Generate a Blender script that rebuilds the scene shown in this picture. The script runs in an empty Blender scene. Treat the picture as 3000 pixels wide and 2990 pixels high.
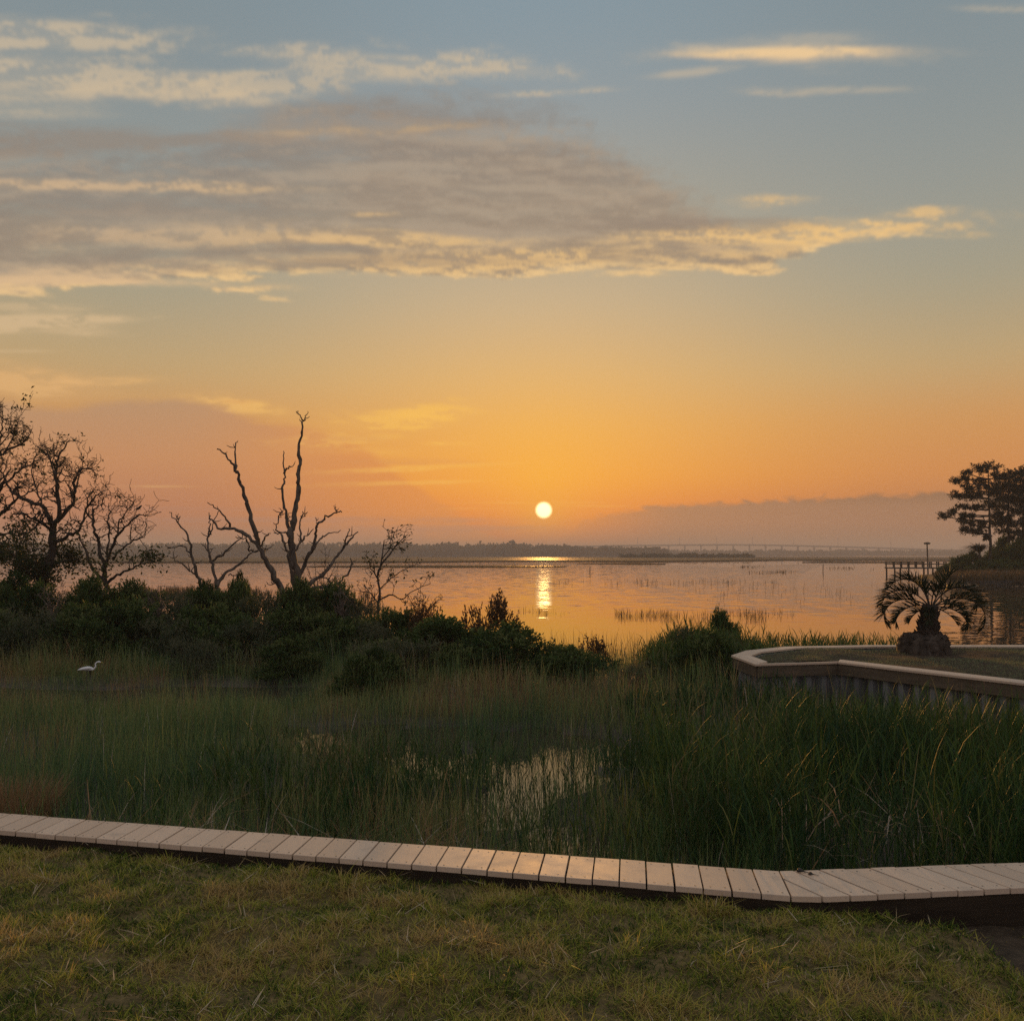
import bpy, math, random
import numpy as np
from mathutils import Vector

random.seed(7)
RNG = np.random.default_rng(7)
scene = bpy.context.scene
COL = scene.collection
R = math.radians

# ------------------------------------------------------------------ camera
EYE = 2.55                     # eye height above the water (water is z = 0)
PITCH = R(2.42)
FPX, CX, CY = 3000.0, 1500.0, 1495.0
cam_d = bpy.data.cameras.new('camera')
cam_d.sensor_fit = 'HORIZONTAL'
cam_d.sensor_width = 36.0
cam_d.lens = 36.0
cam_d.clip_start = 0.05
cam_d.clip_end = 20000
cam = bpy.data.objects.new('camera', cam_d)
COL.objects.link(cam)
cam.location = (0, 0, EYE)
cam.rotation_euler = (R(90) + PITCH, 0, 0)
scene.camera = cam


def ray(px, py):
    a, b = (px - CX) / FPX, (CY - py) / FPX
    c, s = math.cos(PITCH), math.sin(PITCH)
    return (a, c - b * s, s + b * c)


def P(px, py, d):
    """the point seen at a photo position, at ground distance d"""
    r = ray(px, py)
    k = d / r[1]
    return np.array((r[0] * k, d, EYE + r[2] * k))


def G(px, py, z=0.0):
    """the point seen at a photo position, on the level z"""
    r = ray(px, py)
    k = (z - EYE) / r[2]
    return np.array((r[0] * k, r[1] * k, z))


def azel(px, py):
    r = np.array(ray(px, py))
    r = r / np.linalg.norm(r)
    return math.degrees(math.atan2(r[0], r[1])), math.degrees(math.asin(r[2]))


def lin(r, g, b):
    f = lambda c: c / 12.92 if c <= 0.04045 else ((c + 0.055) / 1.055) ** 2.4
    return (f(r / 255.0), f(g / 255.0), f(b / 255.0), 1.0)


# ------------------------------------------------------------------ colour management, cycles
vs = scene.view_settings
vs.view_transform = 'Standard'
vs.look = 'None'
vs.exposure = 0.0
vs.gamma = 1.0
vs.use_curve_mapping = False
cy = scene.cycles
cy.use_denoising = False
cy.denoiser = 'OPENIMAGEDENOISE'
cy.max_bounces = 6
cy.diffuse_bounces = 2
cy.glossy_bounces = 3
cy.transmission_bounces = 4
cy.transparent_max_bounces = 6
cy.volume_bounces = 1
cy.sample_clamp_direct = 4.0
cy.sample_clamp_indirect = 4.0
cy.caustics_reflective = False
cy.caustics_refractive = False

# ------------------------------------------------------------------ sun
SUN_AZ, SUN_EL = azel(1593, 1494)
sd = bpy.data.lights.new('sun', 'SUN')
sd.energy = 4.5
sd.angle = R(0.55)
sd.color = (1.0, 0.46, 0.11)
so = bpy.data.objects.new('sun', sd)
COL.objects.link(so)
_a, _e = R(SUN_AZ), R(SUN_EL)
SUN = Vector((math.sin(_a) * math.cos(_e), math.cos(_a) * math.cos(_e), math.sin(_e)))
so.rotation_euler = SUN.to_track_quat('Z', 'Y').to_euler()
so.location = (0, 0, 60)

# ------------------------------------------------------------------ sky
world = bpy.data.worlds.new('World')
scene.world = world
world.use_nodes = True
wt = world.node_tree
wt.nodes.clear()


class S:
    """a socket with arithmetic, so that node maths reads as a formula"""
    nt = wt

    def __init__(self, s):
        self.s = s

    def __add__(a, b): return m('ADD', a, b)
    def __radd__(a, b): return m('ADD', b, a)
    def __sub__(a, b): return m('SUBTRACT', a, b)
    def __rsub__(a, b): return m('SUBTRACT', b, a)
    def __mul__(a, b): return m('MULTIPLY', a, b)
    def __rmul__(a, b): return m('MULTIPLY', b, a)
    def __truediv__(a, b): return m('DIVIDE', a, b)


def put(sock, v):
    if isinstance(v, S):
        S.nt.links.new(v.s, sock)
    else:
        sock.default_value = v


def m(op, *a):
    n = S.nt.nodes.new('ShaderNodeMath')
    n.operation = op
    for i, v in enumerate(a):
        put(n.inputs[i], v)
    return S(n.outputs[0])


def sstep(v, a, b, lo=0.0, hi=1.0, kind='SMOOTHSTEP'):
    n = S.nt.nodes.new('ShaderNodeMapRange')
    n.interpolation_type = kind
    put(n.inputs[0], v)
    for i, q in zip((1, 2, 3, 4), (a, b, lo, hi)):
        put(n.inputs[i], q)
    return S(n.outputs[0])


def comb(x, y, z=0.0):
    n = S.nt.nodes.new('ShaderNodeCombineXYZ')
    for i, v in enumerate((x, y, z)):
        put(n.inputs[i], v)
    return S(n.outputs[0])


def noise(vec, scale=1.0, detail=4.0, rough=0.55, dist=0.0, out='Fac'):
    n = S.nt.nodes.new('ShaderNodeTexNoise')
    put(n.inputs['Vector'], vec)
    n.inputs['Scale'].default_value = scale
    n.inputs['Detail'].default_value = detail
    n.inputs['Roughness'].default_value = rough
    n.inputs['Distortion'].default_value = dist
    return S(n.outputs[out])


def ramp(fac, stops, interp='LINEAR'):
    n = S.nt.nodes.new('ShaderNodeValToRGB')
    n.color_ramp.interpolation = interp
    el = n.color_ramp.elements
    while len(el) < len(stops):
        el.new(0.5)
    for e, (p, c) in zip(el, stops):
        e.position = p
        e.color = c
    put(n.inputs[0], fac)
    return S(n.outputs[0])


def mixc(f, a, b, mode='MIX'):
    n = S.nt.nodes.new('ShaderNodeMix')
    n.data_type = 'RGBA'
    n.blend_type = mode
    n.clamp_factor = True
    put(n.inputs[0], f)
    put(n.inputs[6], a)
    put(n.inputs[7], b)
    return S(n.outputs[2])


def curve(fac, pts):
    n = S.nt.nodes.new('ShaderNodeFloatCurve')
    c = n.mapping.curves[0]
    n.mapping.extend = 'HORIZONTAL'
    while len(c.points) < len(pts):
        c.points.new(0.5, 0.5)
    for q, (x, y) in zip(c.points, sorted(pts)):
        q.location = (x, y)
        q.handle_type = 'AUTO_CLAMPED'
    n.mapping.update()
    n.inputs[0].default_value = 1.0
    put(n.inputs[1], fac)
    return S(n.outputs[0])



# The sky is computed here, once, over the whole upper half sphere (no file is read): bearing and height
# are in degrees, 0 = straight out over the water.  Nodes below look it up by direction.
SKW, SKH = 2600, 720
_t = (np.arange(SKW, dtype=np.float32) + 0.5) / SKW * 2 - 1
_v = (np.arange(SKH, dtype=np.float32) + 0.5) / SKH
AZ, EL = np.meshgrid(np.sign(_t) * 180 * _t * _t, 90 * _v * _v)
AZ, EL = AZ.astype(np.float32), EL.astype(np.float32)
_tab = np.random.default_rng(11).random(65536).astype(np.float32)


def vnoise(x, y, seed):
    xi, yi = np.floor(x), np.floor(y)
    fx, fy = x - xi, y - yi
    fx = fx * fx * (3 - 2 * fx)
    fy = fy * fy * (3 - 2 * fy)
    xi, yi = xi.astype(np.int64), yi.astype(np.int64)
    h = lambda a, b: _tab[((a * 73856093) ^ (b * 19349663) ^ (seed * 83492791)) & 65535]
    a, b, c, d = h(xi, yi), h(xi + 1, yi), h(xi, yi + 1), h(xi + 1, yi + 1)
    return (a + (b - a) * fx) * (1 - fy) + (c + (d - c) * fx) * fy


def fbm(x, y, oct, gain, seed):
    s, a, n = 0.0, 1.0, 0.0
    for k in range(oct):
        s = s + a * vnoise(x, y, seed + k * 17)
        n += a
        a *= gain
        x, y = x * 2.03 + 7.1, y * 2.03 + 3.7
    s = s / n
    return np.clip((s - 0.5) * 1.9 + 0.5, 0, 1)


def st(v, a, b):
    t = np.clip((v - a) / (b - a), 0, 1)
    return t * t * (3 - 2 * t)


def make_sky():
    L = lambda *c: np.array(lin(*c)[:3], dtype=np.float32)

    def grad(l):
        e = np.sqrt(np.array([q[0] for q in l]) / 90.0)
        c = np.array([L(*q[1]) for q in l])
        x = np.sqrt(EL[:, 0] / 90.0)
        g = np.stack([np.interp(x, e, c[:, k]) for k in range(3)], -1)
        k = np.hanning(41)
        k /= k.sum()
        g = np.stack([np.convolve(np.pad(g[:, j], 20, mode='edge'), k, 'valid') for j in range(3)], -1)
        return g[:, None, :].astype(np.float32)

    toward = grad([(0, (196, 66, 14)), (1.0, (236, 86, 12)), (2.4, (248, 122, 22)), (4.2, (250, 158, 44)),
                   (7, (238, 172, 84)), (9.9, (222, 178, 116)), (14, (199, 177, 142)), (18.8, (168, 163, 147)),
                   (23.8, (147, 157, 160)), (28.4, (133, 152, 162)), (45, (130, 149, 162)), (90, (126, 146, 162))])
    beside = grad([(0, (154, 98, 74)), (2.4, (196, 120, 72)), (4.2, (216, 138, 72)), (7, (211, 150, 86)),
                   (9.9, (194, 164, 116)), (14, (166, 159, 135)), (18.8, (148, 153, 147)), (23.8, (135, 147, 150)),
                   (28.4, (127, 143, 150)), (45, (126, 144, 156)), (90, (126, 146, 162))])
    behind = grad([(0, (150, 136, 138)), (5, (172, 154, 152)), (15, (160, 156, 164)), (30, (138, 150, 166)),
                   (90, (122, 143, 164))])
    azd = np.abs(AZ - SUN_AZ)
    w = st(azd, 0, 23)[..., None]
    sky = toward * (1 - w) + beside * w
    w = st(azd, 30, 150)[..., None]
    sky = sky * (1 - w) + behind * w
    a, e = np.radians(AZ), np.radians(EL)
    dot = np.sin(a) * np.cos(e) * SUN.x + np.cos(a) * np.cos(e) * SUN.y + np.sin(e) * SUN.z
    ang = np.degrees(np.arccos(np.clip(dot, -1, 1)))

    def lay(mask, colour):
        k = np.clip(mask, 0, 1)[..., None]
        sky[:] = sky * (1 - k) + colour * k

    mixl = lambda w, p, q: p * (1 - w[..., None]) + q * w[..., None]
    up = np.clip((ang - 1.0) / 16.0, 0, 1)
    lay(0.46 * np.exp(-np.sqrt(((AZ - SUN_AZ) / 5.2) ** 2 + ((EL - SUN_EL - 1.8) / 4.0) ** 2)), L(255, 192, 48))

    # height of a cloud band lying straight across the bay: its lines stay level when seen from the shore
    EV = np.degrees(np.arctan(np.tan(np.radians(np.minimum(EL, 89))) / np.cos(np.radians(np.minimum(np.abs(AZ), 58))))).astype(np.float32)

    def azel(px, py):
        q = ray(px, py)
        return math.degrees(math.atan2(q[0], q[1])), math.degrees(math.atan2(q[2], q[1]))

    # textures (degrees): long streaks, fine fibres, broad tone, ripples
    wx = fbm(AZ * 0.09, EV * 0.16, 4, 0.5, 50) - 0.5
    wy = fbm(AZ * 0.09 + 31, EV * 0.16, 4, 0.5, 60) - 0.5
    ax, ey = AZ + wx * 4, EV + wy * 0.7
    streak = fbm(ax * 0.075, ey * 0.80, 7, 0.56, 1)
    fine = fbm(ax * 0.42, ey * 2.1 + ax * 0.05, 6, 0.62, 2)
    big = fbm(AZ * 0.06, EV * 0.2, 3, 0.5, 3)
    ripple = fbm(ax * 1.5 + fine * 2, ey * 1.7, 4, 0.55, 4)
    feather = fbm(ax * 0.8, ey * 3.4 + ax * 0.10, 5, 0.66, 5)

    def prof(pts, scale=1.0):
        q = np.array([azel(x, y) for x, y in pts])
        x = np.linspace(q[0, 0], q[-1, 0], 600)
        y = np.interp(x, q[:, 0], q[:, 1])
        k = np.hanning(25)
        k /= k.sum()
        y = np.convolve(np.pad(y, 12, mode='edge'), k, 'valid')
        return np.interp(AZ[0], x, y)[None, :]

    def band(top, bot, amp):
        e = EV + (streak - 0.5) * amp + (fine - 0.5) * amp * 0.5
        return prof(top) - e, e - prof(bot)

    def wisp(px, py, rx, ry, tilt, tex, gain, soft=0.75):
        a0, e0 = azel(px, py)
        ra, re = rx / 52.4, ry / 52.4
        x = (AZ - a0) / ra
        y = (EV - e0 - (AZ - a0) * math.tan(R(tilt)) + (streak - 0.5) * re * 1.3) / re
        r2 = x * x + y * y
        r2 = r2 * (1 + 0.9 * (fine - 0.5))
        shape = np.exp(-r2 * r2 * 0.55 - r2 * 0.5)
        return np.clip(1.25 * shape * (0.25 + 0.95 * st(tex * 0.8 + feather * 0.3, 0.28, 0.82)), 0, 1) * gain

    # --- low bank on the left
    dt, _ = band([(-900, 1120), (0, 1150), (200, 1180), (400, 1165), (520, 1150), (620, 1172), (700, 1220), (800, 1238),
                  (960, 1255), (1080, 1310), (1200, 1390), (1330, 1480), (1420, 1540), (1560, 1625), (3000, 1640)],
                 [(0, 1640), (3000, 1640)], 0.7)
    e = np.clip(EV / 9.0, 0, 1)
    lowc = np.stack([np.interp(e, [0, .28, .6, 1], c) for c in
                     np.array([L(160, 106, 88), L(196, 122, 88), L(205, 142, 98), L(190, 150, 113)]).T], -1)
    lowc = mixl(0.85 * st(AZ, -19, -3), lowc, L(240, 142, 52))
    lay(st(dt, 0, 0.75) * (0.78 + 0.2 * big) * st(AZ, -95, -50), lowc * 0.94)
    # --- low bank on the right
    dt, _ = band([(0, 1650), (1560, 1640), (1640, 1575), (1730, 1505), (1900, 1474), (2100, 1462), (2400, 1450), (2700, 1440),
                  (3000, 1440), (3500, 1455)], [(0, 1640), (3000, 1640)], 0.2)
    dt = dt + (ripple - 0.5) * 0.35
    e = np.clip(EV / 3.4, 0, 1)
    rc = np.stack([np.interp(e, [0, .5, .78, 1], c) for c in
                   np.array([L(118, 88, 76), L(156, 112, 88), L(152, 112, 88), L(132, 98, 76)]).T], -1)
    lay(st(dt, 0, 0.3) * (0.12 + 0.8 * st(AZ, 1.5, 10)) * st(-AZ, -95, -50), rc)
    for (x, y, rx, ry) in ((900, 1522, 620, 9), (1150, 1560, 520, 22), (300, 1490, 420, 8), (1330, 1545, 330, 12)):
        lay(wisp(x, y, rx, ry, 0, streak, 0.5), L(176, 124, 106))
    warm = mixl(st(AZ, -24, -4), L(234, 182, 118) + 0 * sky, L(255, 196, 84))
    for (x, y, rx, ry, tl, tex, g) in ((60, 1115, 200, 40, -5, fine, 0.7), (300, 1116, 140, 13, 2, fine, 0.55),
                                       (690, 1192, 120, 26, -10, feather, 0.75), (1120, 1245, 180, 34, 6, feather, 0.6),
                                       (1265, 1208, 120, 20, 0, feather, 0.6), (960, 1295, 170, 18, 4, feather, 0.5),
                                       (1010, 1325, 200, 14, 0, streak, 0.4), (1200, 1372, 280, 8, 3, streak, 0.6),
                                       (1150, 1415, 260, 6, 2, streak, 0.4), (1320, 1300, 70, 7, 0, fine, 0.5),
                                       (450, 1425, 110, 3, 0, fine, 0.4)):
        lay(wisp(x, y, rx, ry, tl, tex, g), warm)
    for (x, y, rx, ry, g) in ((1010, 1283, 120, 13, 0.5), (1150, 1354, 250, 11, 0.5), (690, 1180, 60, 8, 0.4)):
        lay(wisp(x, y, rx, ry, 0, streak, g), L(214, 144, 84))
    for (x, y, rx, ry, g) in ((1560, 1472, 190, 4, 0.55), (1720, 1482, 120, 3, 0.45), (1430, 1490, 110, 3, 0.4)):
        lay(wisp(x, y, rx, ry, 0, streak, g), L(255, 176, 64))

    # --- the great bank across the upper sky
    dt, db = band([(-2500, 500), (-900, 420), (-300, 380), (0, 368), (300, 392), (560, 398), (700, 320), (860, 262), (1100, 244),
                   (1400, 262), (1620, 300), (1800, 385), (1900, 440), (2000, 510), (2150, 580), (2350, 622), (2600, 648),
                   (2760, 662), (2860, 690), (3300, 800)],
                  [(-2500, 760), (-900, 800), (0, 832), (300, 834), (520, 826), (800, 832), (1100, 830), (1350, 812), (1600, 808),
                   (1850, 812), (2100, 804), (2260, 795), (2350, 745), (2480, 697), (2700, 672), (2860, 684), (3300, 790)], 1.3)
    dtr = dt + (ripple - 0.5) * 1.0 + (feather - 0.5) * 0.9
    body = st(dtr, -0.2, 2.4) * st(db, -0.1, 0.5) * (0.50 + 0.50 * st(streak * 0.75 + fine * 0.3, 0.15, 0.55)) * st(AZ, -80, -50)
    hi = st(EV, 14, 25)
    tone = mixl(hi, L(156, 139, 118) + 0 * sky, L(138, 132, 125) + 0 * sky)
    tone = mixl(st(AZ, -26, -8), mixl(hi, L(156, 142, 124) + 0 * sky, L(128, 126, 123) + 0 * sky), tone)
    tone = mixl(0.5 * st(big, 0.35, 0.65), tone, L(146, 127, 110) + 0 * sky)
    tone = mixl(0.35 * st(streak, 0.5, 0.95), tone, L(176, 158, 136) + 0 * sky)
    tone = mixl(0.45 * st(feather * 0.6 + streak * 0.5, 0.45, 0.9), tone, L(182, 163, 140) + 0 * sky)
    tone = mixl(0.35 * st(1 - streak, 0.45, 0.85), tone, L(126, 118, 112) + 0 * sky)
    lay(body * (0.80 + 0.16 * fine), tone)
    amber = mixl(st(AZ, -22, -3), L(224, 188, 144) + 0 * sky, L(243, 198, 130) + 0 * sky)
    foot = st(db, 0, 0.35) * st(-db, -1.6 - 1.2 * st(AZ, -14, -4), -0.5) * st(dt, 0, 0.5) * st(AZ, -80, -50)
    lay(st(streak * 0.55 + feather * 0.45 + fine * 0.2, 0.45, 1.02) * foot * 0.9, amber)
    rim = st(db, -0.1, 0.25) * st(-db, -1.0, -0.25) * st(dt, 0, 0.3) * st(feather * 0.6 + fine * 0.5, 0.28, 0.85) * st(AZ, -80, -50)
    lay(rim * 0.85, L(243, 203, 142))
    for (x, y, rx, ry, tl, tex, g) in ((600, 690, 440, 36, 0, ripple, 0.5), (300, 540, 460, 15, -1, feather, 0.6),
                                       (1130, 700, 320, 22, 0, feather, 0.55), (2330, 674, 440, 24, 2, feather, 0.85),
                                       (2240, 592, 100, 16, 0, feather, 0.55), (2730, 622, 75, 13, 0, ripple, 0.65),
                                       (1090, 628, 75, 7, 0, feather, 0.5), (1040, 378, 260, 11, 2, ripple, 0.4),
                                       (680, 556, 100, 12, 0, feather, 0.4), (700, 770, 440, 18, 2, streak, 0.55),
                                       (1420, 762, 440, 28, 3, feather, 0.55), (120, 815, 460, 12, -2, streak, 0.8)):
        lay(wisp(x, y, rx, ry, tl, tex, g), amber)
    for (x, y, rx, ry, g) in ((200, 408, 600, 34, 0.6), (1050, 330, 340, 42, 0.4), (1250, 765, 320, 16, 0.5), (300, 610, 320, 22, 0.35),
                              (2050, 655, 320, 18, 0.5)):
        lay(wisp(x, y, rx, ry, 0, streak, g), L(145, 129, 115))
    # --- cream wisps above it, and small ones at the left
    cream = mixl(st(EV, 17, 27), L(222, 190, 146) + 0 * sky, L(206, 187, 158) + 0 * sky)
    for (x, y, rx, ry, tl, tex, g) in ((120, 122, 340, 44, 0, feather, 0.75), (310, 234, 450, 40, -3, feather, 0.72), (110, 285, 380, 34, 3, streak, 0.65),
                                       (90, 336, 170, 12, 0, fine, 0.4), (920, 148, 140, 26, 0, ripple, 0.6), (850, 228, 350, 34, 3, ripple, 0.58),
                                       (1180, 192, 350, 40, -4, feather, 0.6), (1430, 195, 230, 28, -6, feather, 0.5), (660, 290, 140, 24, 0, ripple, 0.45),
                                       (1650, 274, 170, 7, 3, feather, 0.55), (2290, 160, 330, 24, -1, streak, 0.8), (2360, 118, 170, 18, 0, fine, 0.35),
                                       (2030, 212, 130, 8, 4, fine, 0.5), (2440, 262, 200, 10, 0, feather, 0.38), (2270, 268, 100, 9, -5, feather, 0.3),
                                       (2960, 22, 140, 9, 0, fine, 0.4), (90, 948, 240, 32, 1, feather, 0.7), (70, 895, 160, 11, 0, ripple, 0.4),
                                       (40, 1030, 100, 5, 0, fine, 0.35)):
        lay(wisp(x, y, rx, ry, tl, tex, g), cream)
    lay(wisp(2290, 164, 300, 20, 0, fine, 1.0), L(238, 203, 154))
    # broken sunlit cloud added out of view, brighter, to lift the foreground light
    fill_cloud = st(streak * 0.6 + feather * 0.25 + big * 0.3, 0.42, 0.78) * np.maximum(st(azd, 40, 75), st(EL, 32, 50)) * st(EL, 3, 12)
    lay(fill_cloud * 0.75, mixl(st(azd, 60, 150), L(208, 190, 164) + 0 * sky, L(226, 206, 192) + 0 * sky))
    # bright air round the sun
    lay(0.85 * np.exp(-ang * 0.75), L(255, 172, 24))
    return sky


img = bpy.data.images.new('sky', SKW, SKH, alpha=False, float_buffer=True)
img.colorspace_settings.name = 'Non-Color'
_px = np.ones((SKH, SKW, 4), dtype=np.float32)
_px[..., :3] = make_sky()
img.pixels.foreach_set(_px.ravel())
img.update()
del _px, AZ, EL

tc = wt.nodes.new('ShaderNodeTexCoord')
sp = wt.nodes.new('ShaderNodeSeparateXYZ')
wt.links.new(tc.outputs['Generated'], sp.inputs[0])
DX, DY, DZ = (S(sp.outputs[i]) for i in range(3))
DEG = 57.29578
taz = m('ARCTAN2', DX, DY) / math.pi
tel = m('MAXIMUM', m('ARCSINE', DZ), 0.0) / (math.pi / 2)
us = m('SIGN', taz) * m('SQRT', m('ABSOLUTE', taz)) * 0.5 + 0.5
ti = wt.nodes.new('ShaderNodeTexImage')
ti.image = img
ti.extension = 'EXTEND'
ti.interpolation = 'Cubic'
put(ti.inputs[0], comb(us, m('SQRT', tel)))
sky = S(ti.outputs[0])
# the sun's own disc
dot = DX * SUN.x + DY * SUN.y + DZ * SUN.z
ang = m('ARCCOSINE', m('MINIMUM', dot, 1.0)) * DEG
sky = mixc(sstep(ang, 0.30, 0.54, 1.0, 0.0), sky, (3.4, 2.5, 1.2, 1.0))
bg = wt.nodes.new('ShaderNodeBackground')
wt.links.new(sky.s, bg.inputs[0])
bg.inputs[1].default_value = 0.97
nish = wt.nodes.new('ShaderNodeTexSky')
nish.sky_type = 'NISHITA'
nish.sun_disc = False
nish.sun_elevation = R(SUN_EL)
nish.sun_rotation = R(SUN_AZ)
bn = wt.nodes.new('ShaderNodeBackground')
wt.links.new(nish.outputs[0], bn.inputs[0])
bn.inputs[1].default_value = 0.006
addb = wt.nodes.new('ShaderNodeAddShader')
wt.links.new(bg.outputs[0], addb.inputs[0])
wt.links.new(bn.outputs[0], addb.inputs[1])
wo = wt.nodes.new('ShaderNodeOutputWorld')
wt.links.new(addb.outputs[0], wo.inputs[0])

# ================================================================== helpers: meshes, things, materials
class Buf:
    """collects shapes for ONE mesh object; every vertex carries a tint (0..1) for natural colour variety"""

    def __init__(self):
        self.v, self.t, self.li, self.lt, self.n = [], [], [], [], 0

    def add(self, verts, faces, tint=0.5):
        """faces: int array (F, k)"""
        verts = np.asarray(verts, dtype=np.float32).reshape(-1, 3)
        faces = np.asarray(faces, dtype=np.int32)
        self.v.append(verts)
        tn = np.empty(len(verts), dtype=np.float32)
        tn[:] = tint
        self.t.append(tn)
        self.li.append((faces + self.n).ravel())
        self.lt.append(np.full(len(faces), faces.shape[1], dtype=np.int32))
        self.n += len(verts)

    def ngon(self, verts, loops, tint=0.5):
        verts = np.asarray(verts, dtype=np.float32).reshape(-1, 3)
        self.v.append(verts)
        self.t.append(np.full(len(verts), tint, dtype=np.float32))
        for l in loops:
            self.li.append(np.asarray(l, dtype=np.int32) + self.n)
            self.lt.append(np.array([len(l)], dtype=np.int32))
        self.n += len(verts)

    def box(self, lo, hi, tint=0.5):
        x0, y0, z0 = lo
        x1, y1, z1 = hi
        v = [(x0, y0, z0), (x1, y0, z0), (x1, y1, z0), (x0, y1, z0), (x0, y0, z1), (x1, y0, z1), (x1, y1, z1), (x0, y1, z1)]
        self.add(v, [(3, 2, 1, 0), (4, 5, 6, 7), (0, 1, 5, 4), (1, 2, 6, 5), (2, 3, 7, 6), (3, 0, 4, 7)], tint)

    def beam(self, a, b, w, h, tint=0.5, up=(0, 0, 1)):
        """a rectangular bar from a to b, w wide (sideways), h high"""
        a, b = np.array(a, float), np.array(b, float)
        d = b - a
        d /= np.linalg.norm(d)
        s = np.cross(d, up)
        s = s / np.linalg.norm(s) if np.linalg.norm(s) > 1e-6 else np.array((1.0, 0, 0))
        u = np.cross(s, d)
        q = [(-w / 2, -h / 2), (w / 2, -h / 2), (w / 2, h / 2), (-w / 2, h / 2)]
        v = [a + s * x + u * y for x, y in q] + [b + s * x + u * y for x, y in q]
        self.add(v, [(0, 1, 2, 3), (7, 6, 5, 4), (0, 4, 5, 1), (1, 5, 6, 2), (2, 6, 7, 3), (3, 7, 4, 0)], tint)

    def tube(self, pts, rad, sides=6, tint=0.5, cap=True, squash=None):
        pts = np.asarray(pts, float)
        n = len(pts)
        rad = np.broadcast_to(np.asarray(rad, float), (n,))
        d = np.gradient(pts, axis=0)
        d /= np.maximum(np.linalg.norm(d, axis=1, keepdims=True), 1e-9)
        ref = np.array((0.31, 0.87, 0.38)) if abs(d[0][2]) > 0.6 else np.array((0.05, 0.1, 1.0))
        s = np.cross(d, ref)
        s /= np.maximum(np.linalg.norm(s, axis=1, keepdims=True), 1e-9)
        u = np.cross(s, d)
        a = np.linspace(0, 2 * math.pi, sides, endpoint=False)
        q = squash if squash is not None else 1.0
        ring = s[:, None] * np.cos(a)[None, :, None] + u[:, None] * (np.sin(a) * q)[None, :, None]
        v = (pts[:, None] + ring * rad[:, None, None]).reshape(-1, 3)
        i, j = np.meshgrid(np.arange(n - 1), np.arange(sides), indexing='ij')
        j2 = (j + 1) % sides
        f = np.stack([i * sides + j, i * sides + j2, (i + 1) * sides + j2, (i + 1) * sides + j], -1).reshape(-1, 4)
        self.add(v, f, tint)
        if cap:
            k = self.n - n * sides
            self.li.append(np.arange(sides, dtype=np.int32)[::-1] + k)
            self.lt.append(np.array([sides], dtype=np.int32))
            self.li.append(np.arange(sides, dtype=np.int32) + k + (n - 1) * sides)
            self.lt.append(np.array([sides], dtype=np.int32))

    def blades(self, base, H, W, az, lean, bend, tint, segs=3, droop=0.35):
        """arched grass blades: base (N,3) and per-blade arrays"""
        N = len(base)
        ar = lambda q: np.broadcast_to(np.asarray(q, float), (N,))
        H, W, az, lean, bend, tint = map(ar, (H, W, az, lean, bend, tint))
        d = np.stack([np.cos(az), np.sin(az), np.zeros(N)], -1)
        wa = az + math.pi / 2 + RNG.uniform(-0.9, 0.9, N)
        s = np.stack([np.cos(wa), np.sin(wa), np.zeros(N)], -1)
        rows = []
        for k in range(segs):
            t = k / segs
            c = base + d * (H * (lean * t + bend * t * t))[:, None] + np.array((0, 0, 1.0)) * (H * (t - droop * np.abs(bend) * t ** 3))[:, None]
            w = (W * 0.5 * (0.75 + 0.9 * t - 1.2 * t * t))[:, None] * s
            rows += [c - w, c + w]
        c = base + d * (H * (lean + bend))[:, None] + np.array((0, 0, 1.0)) * (H * (1 - droop * np.abs(bend)))[:, None]
        rows.append(c)
        v = np.stack(rows, 1)
        nv = 2 * segs + 1
        o = (np.arange(N) * nv)[:, None]
        tn = np.repeat(tint, nv)
        quads = np.concatenate([o + np.array([[2 * k, 2 * k + 1, 2 * k + 3, 2 * k + 2]]) for k in range(segs - 1)]) if segs > 1 else None
        self.add(v.reshape(-1, 3), quads if quads is not None else np.zeros((0, 4), int), tn)
        tri = o + np.array([[2 * segs - 2, 2 * segs - 1, 2 * segs]])
        self.li.append((tri + self.n - N * nv).astype(np.int32).ravel())
        self.lt.append(np.full(N, 3, dtype=np.int32))

    def leaves(self, c, size, aspect, dirs, tint, curl=0.15):
        """pointed leaves: centre (N,3), length, width/length, long-axis directions"""
        N = len(c)
        d = dirs / np.maximum(np.linalg.norm(dirs, axis=1, keepdims=True), 1e-9)
        r = RNG.normal(size=(N, 3))
        s = np.cross(d, r)
        s /= np.maximum(np.linalg.norm(s, axis=1, keepdims=True), 1e-9)
        u = np.cross(s, d)
        L = np.broadcast_to(np.asarray(size, float), (N,))[:, None]
        A = np.broadcast_to(np.asarray(aspect, float), (N,))[:, None]
        v = np.stack([c, c + d * L * 0.5 + s * L * A * 0.5 + u * L * curl, c + d * L, c + d * L * 0.5 - s * L * A * 0.5 + u * L * curl], 1)
        o = (np.arange(N) * 4)[:, None]
        self.add(v.reshape(-1, 3), o + np.array([[0, 1, 2, 3]]), np.repeat(np.broadcast_to(np.asarray(tint, float), (N,)), 4))

    def mesh(self, name, origin=(0, 0, 0), smooth=False):
        me = bpy.data.meshes.new(name)
        v = np.concatenate(self.v) - np.asarray(origin, dtype=np.float32)
        li = np.concatenate(self.li).astype(np.int32)
        lt = np.concatenate(self.lt).astype(np.int32)
        ls = np.concatenate([[0], np.cumsum(lt)[:-1]]).astype(np.int32)
        me.vertices.add(len(v))
        me.vertices.foreach_set('co', v.astype(np.float32).ravel())
        me.loops.add(len(li))
        me.loops.foreach_set('vertex_index', li)
        me.polygons.add(len(lt))
        me.polygons.foreach_set('loop_start', ls)
        me.polygons.foreach_set('loop_total', lt)
        me.polygons.foreach_set('use_smooth', np.full(len(lt), bool(smooth)))
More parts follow.
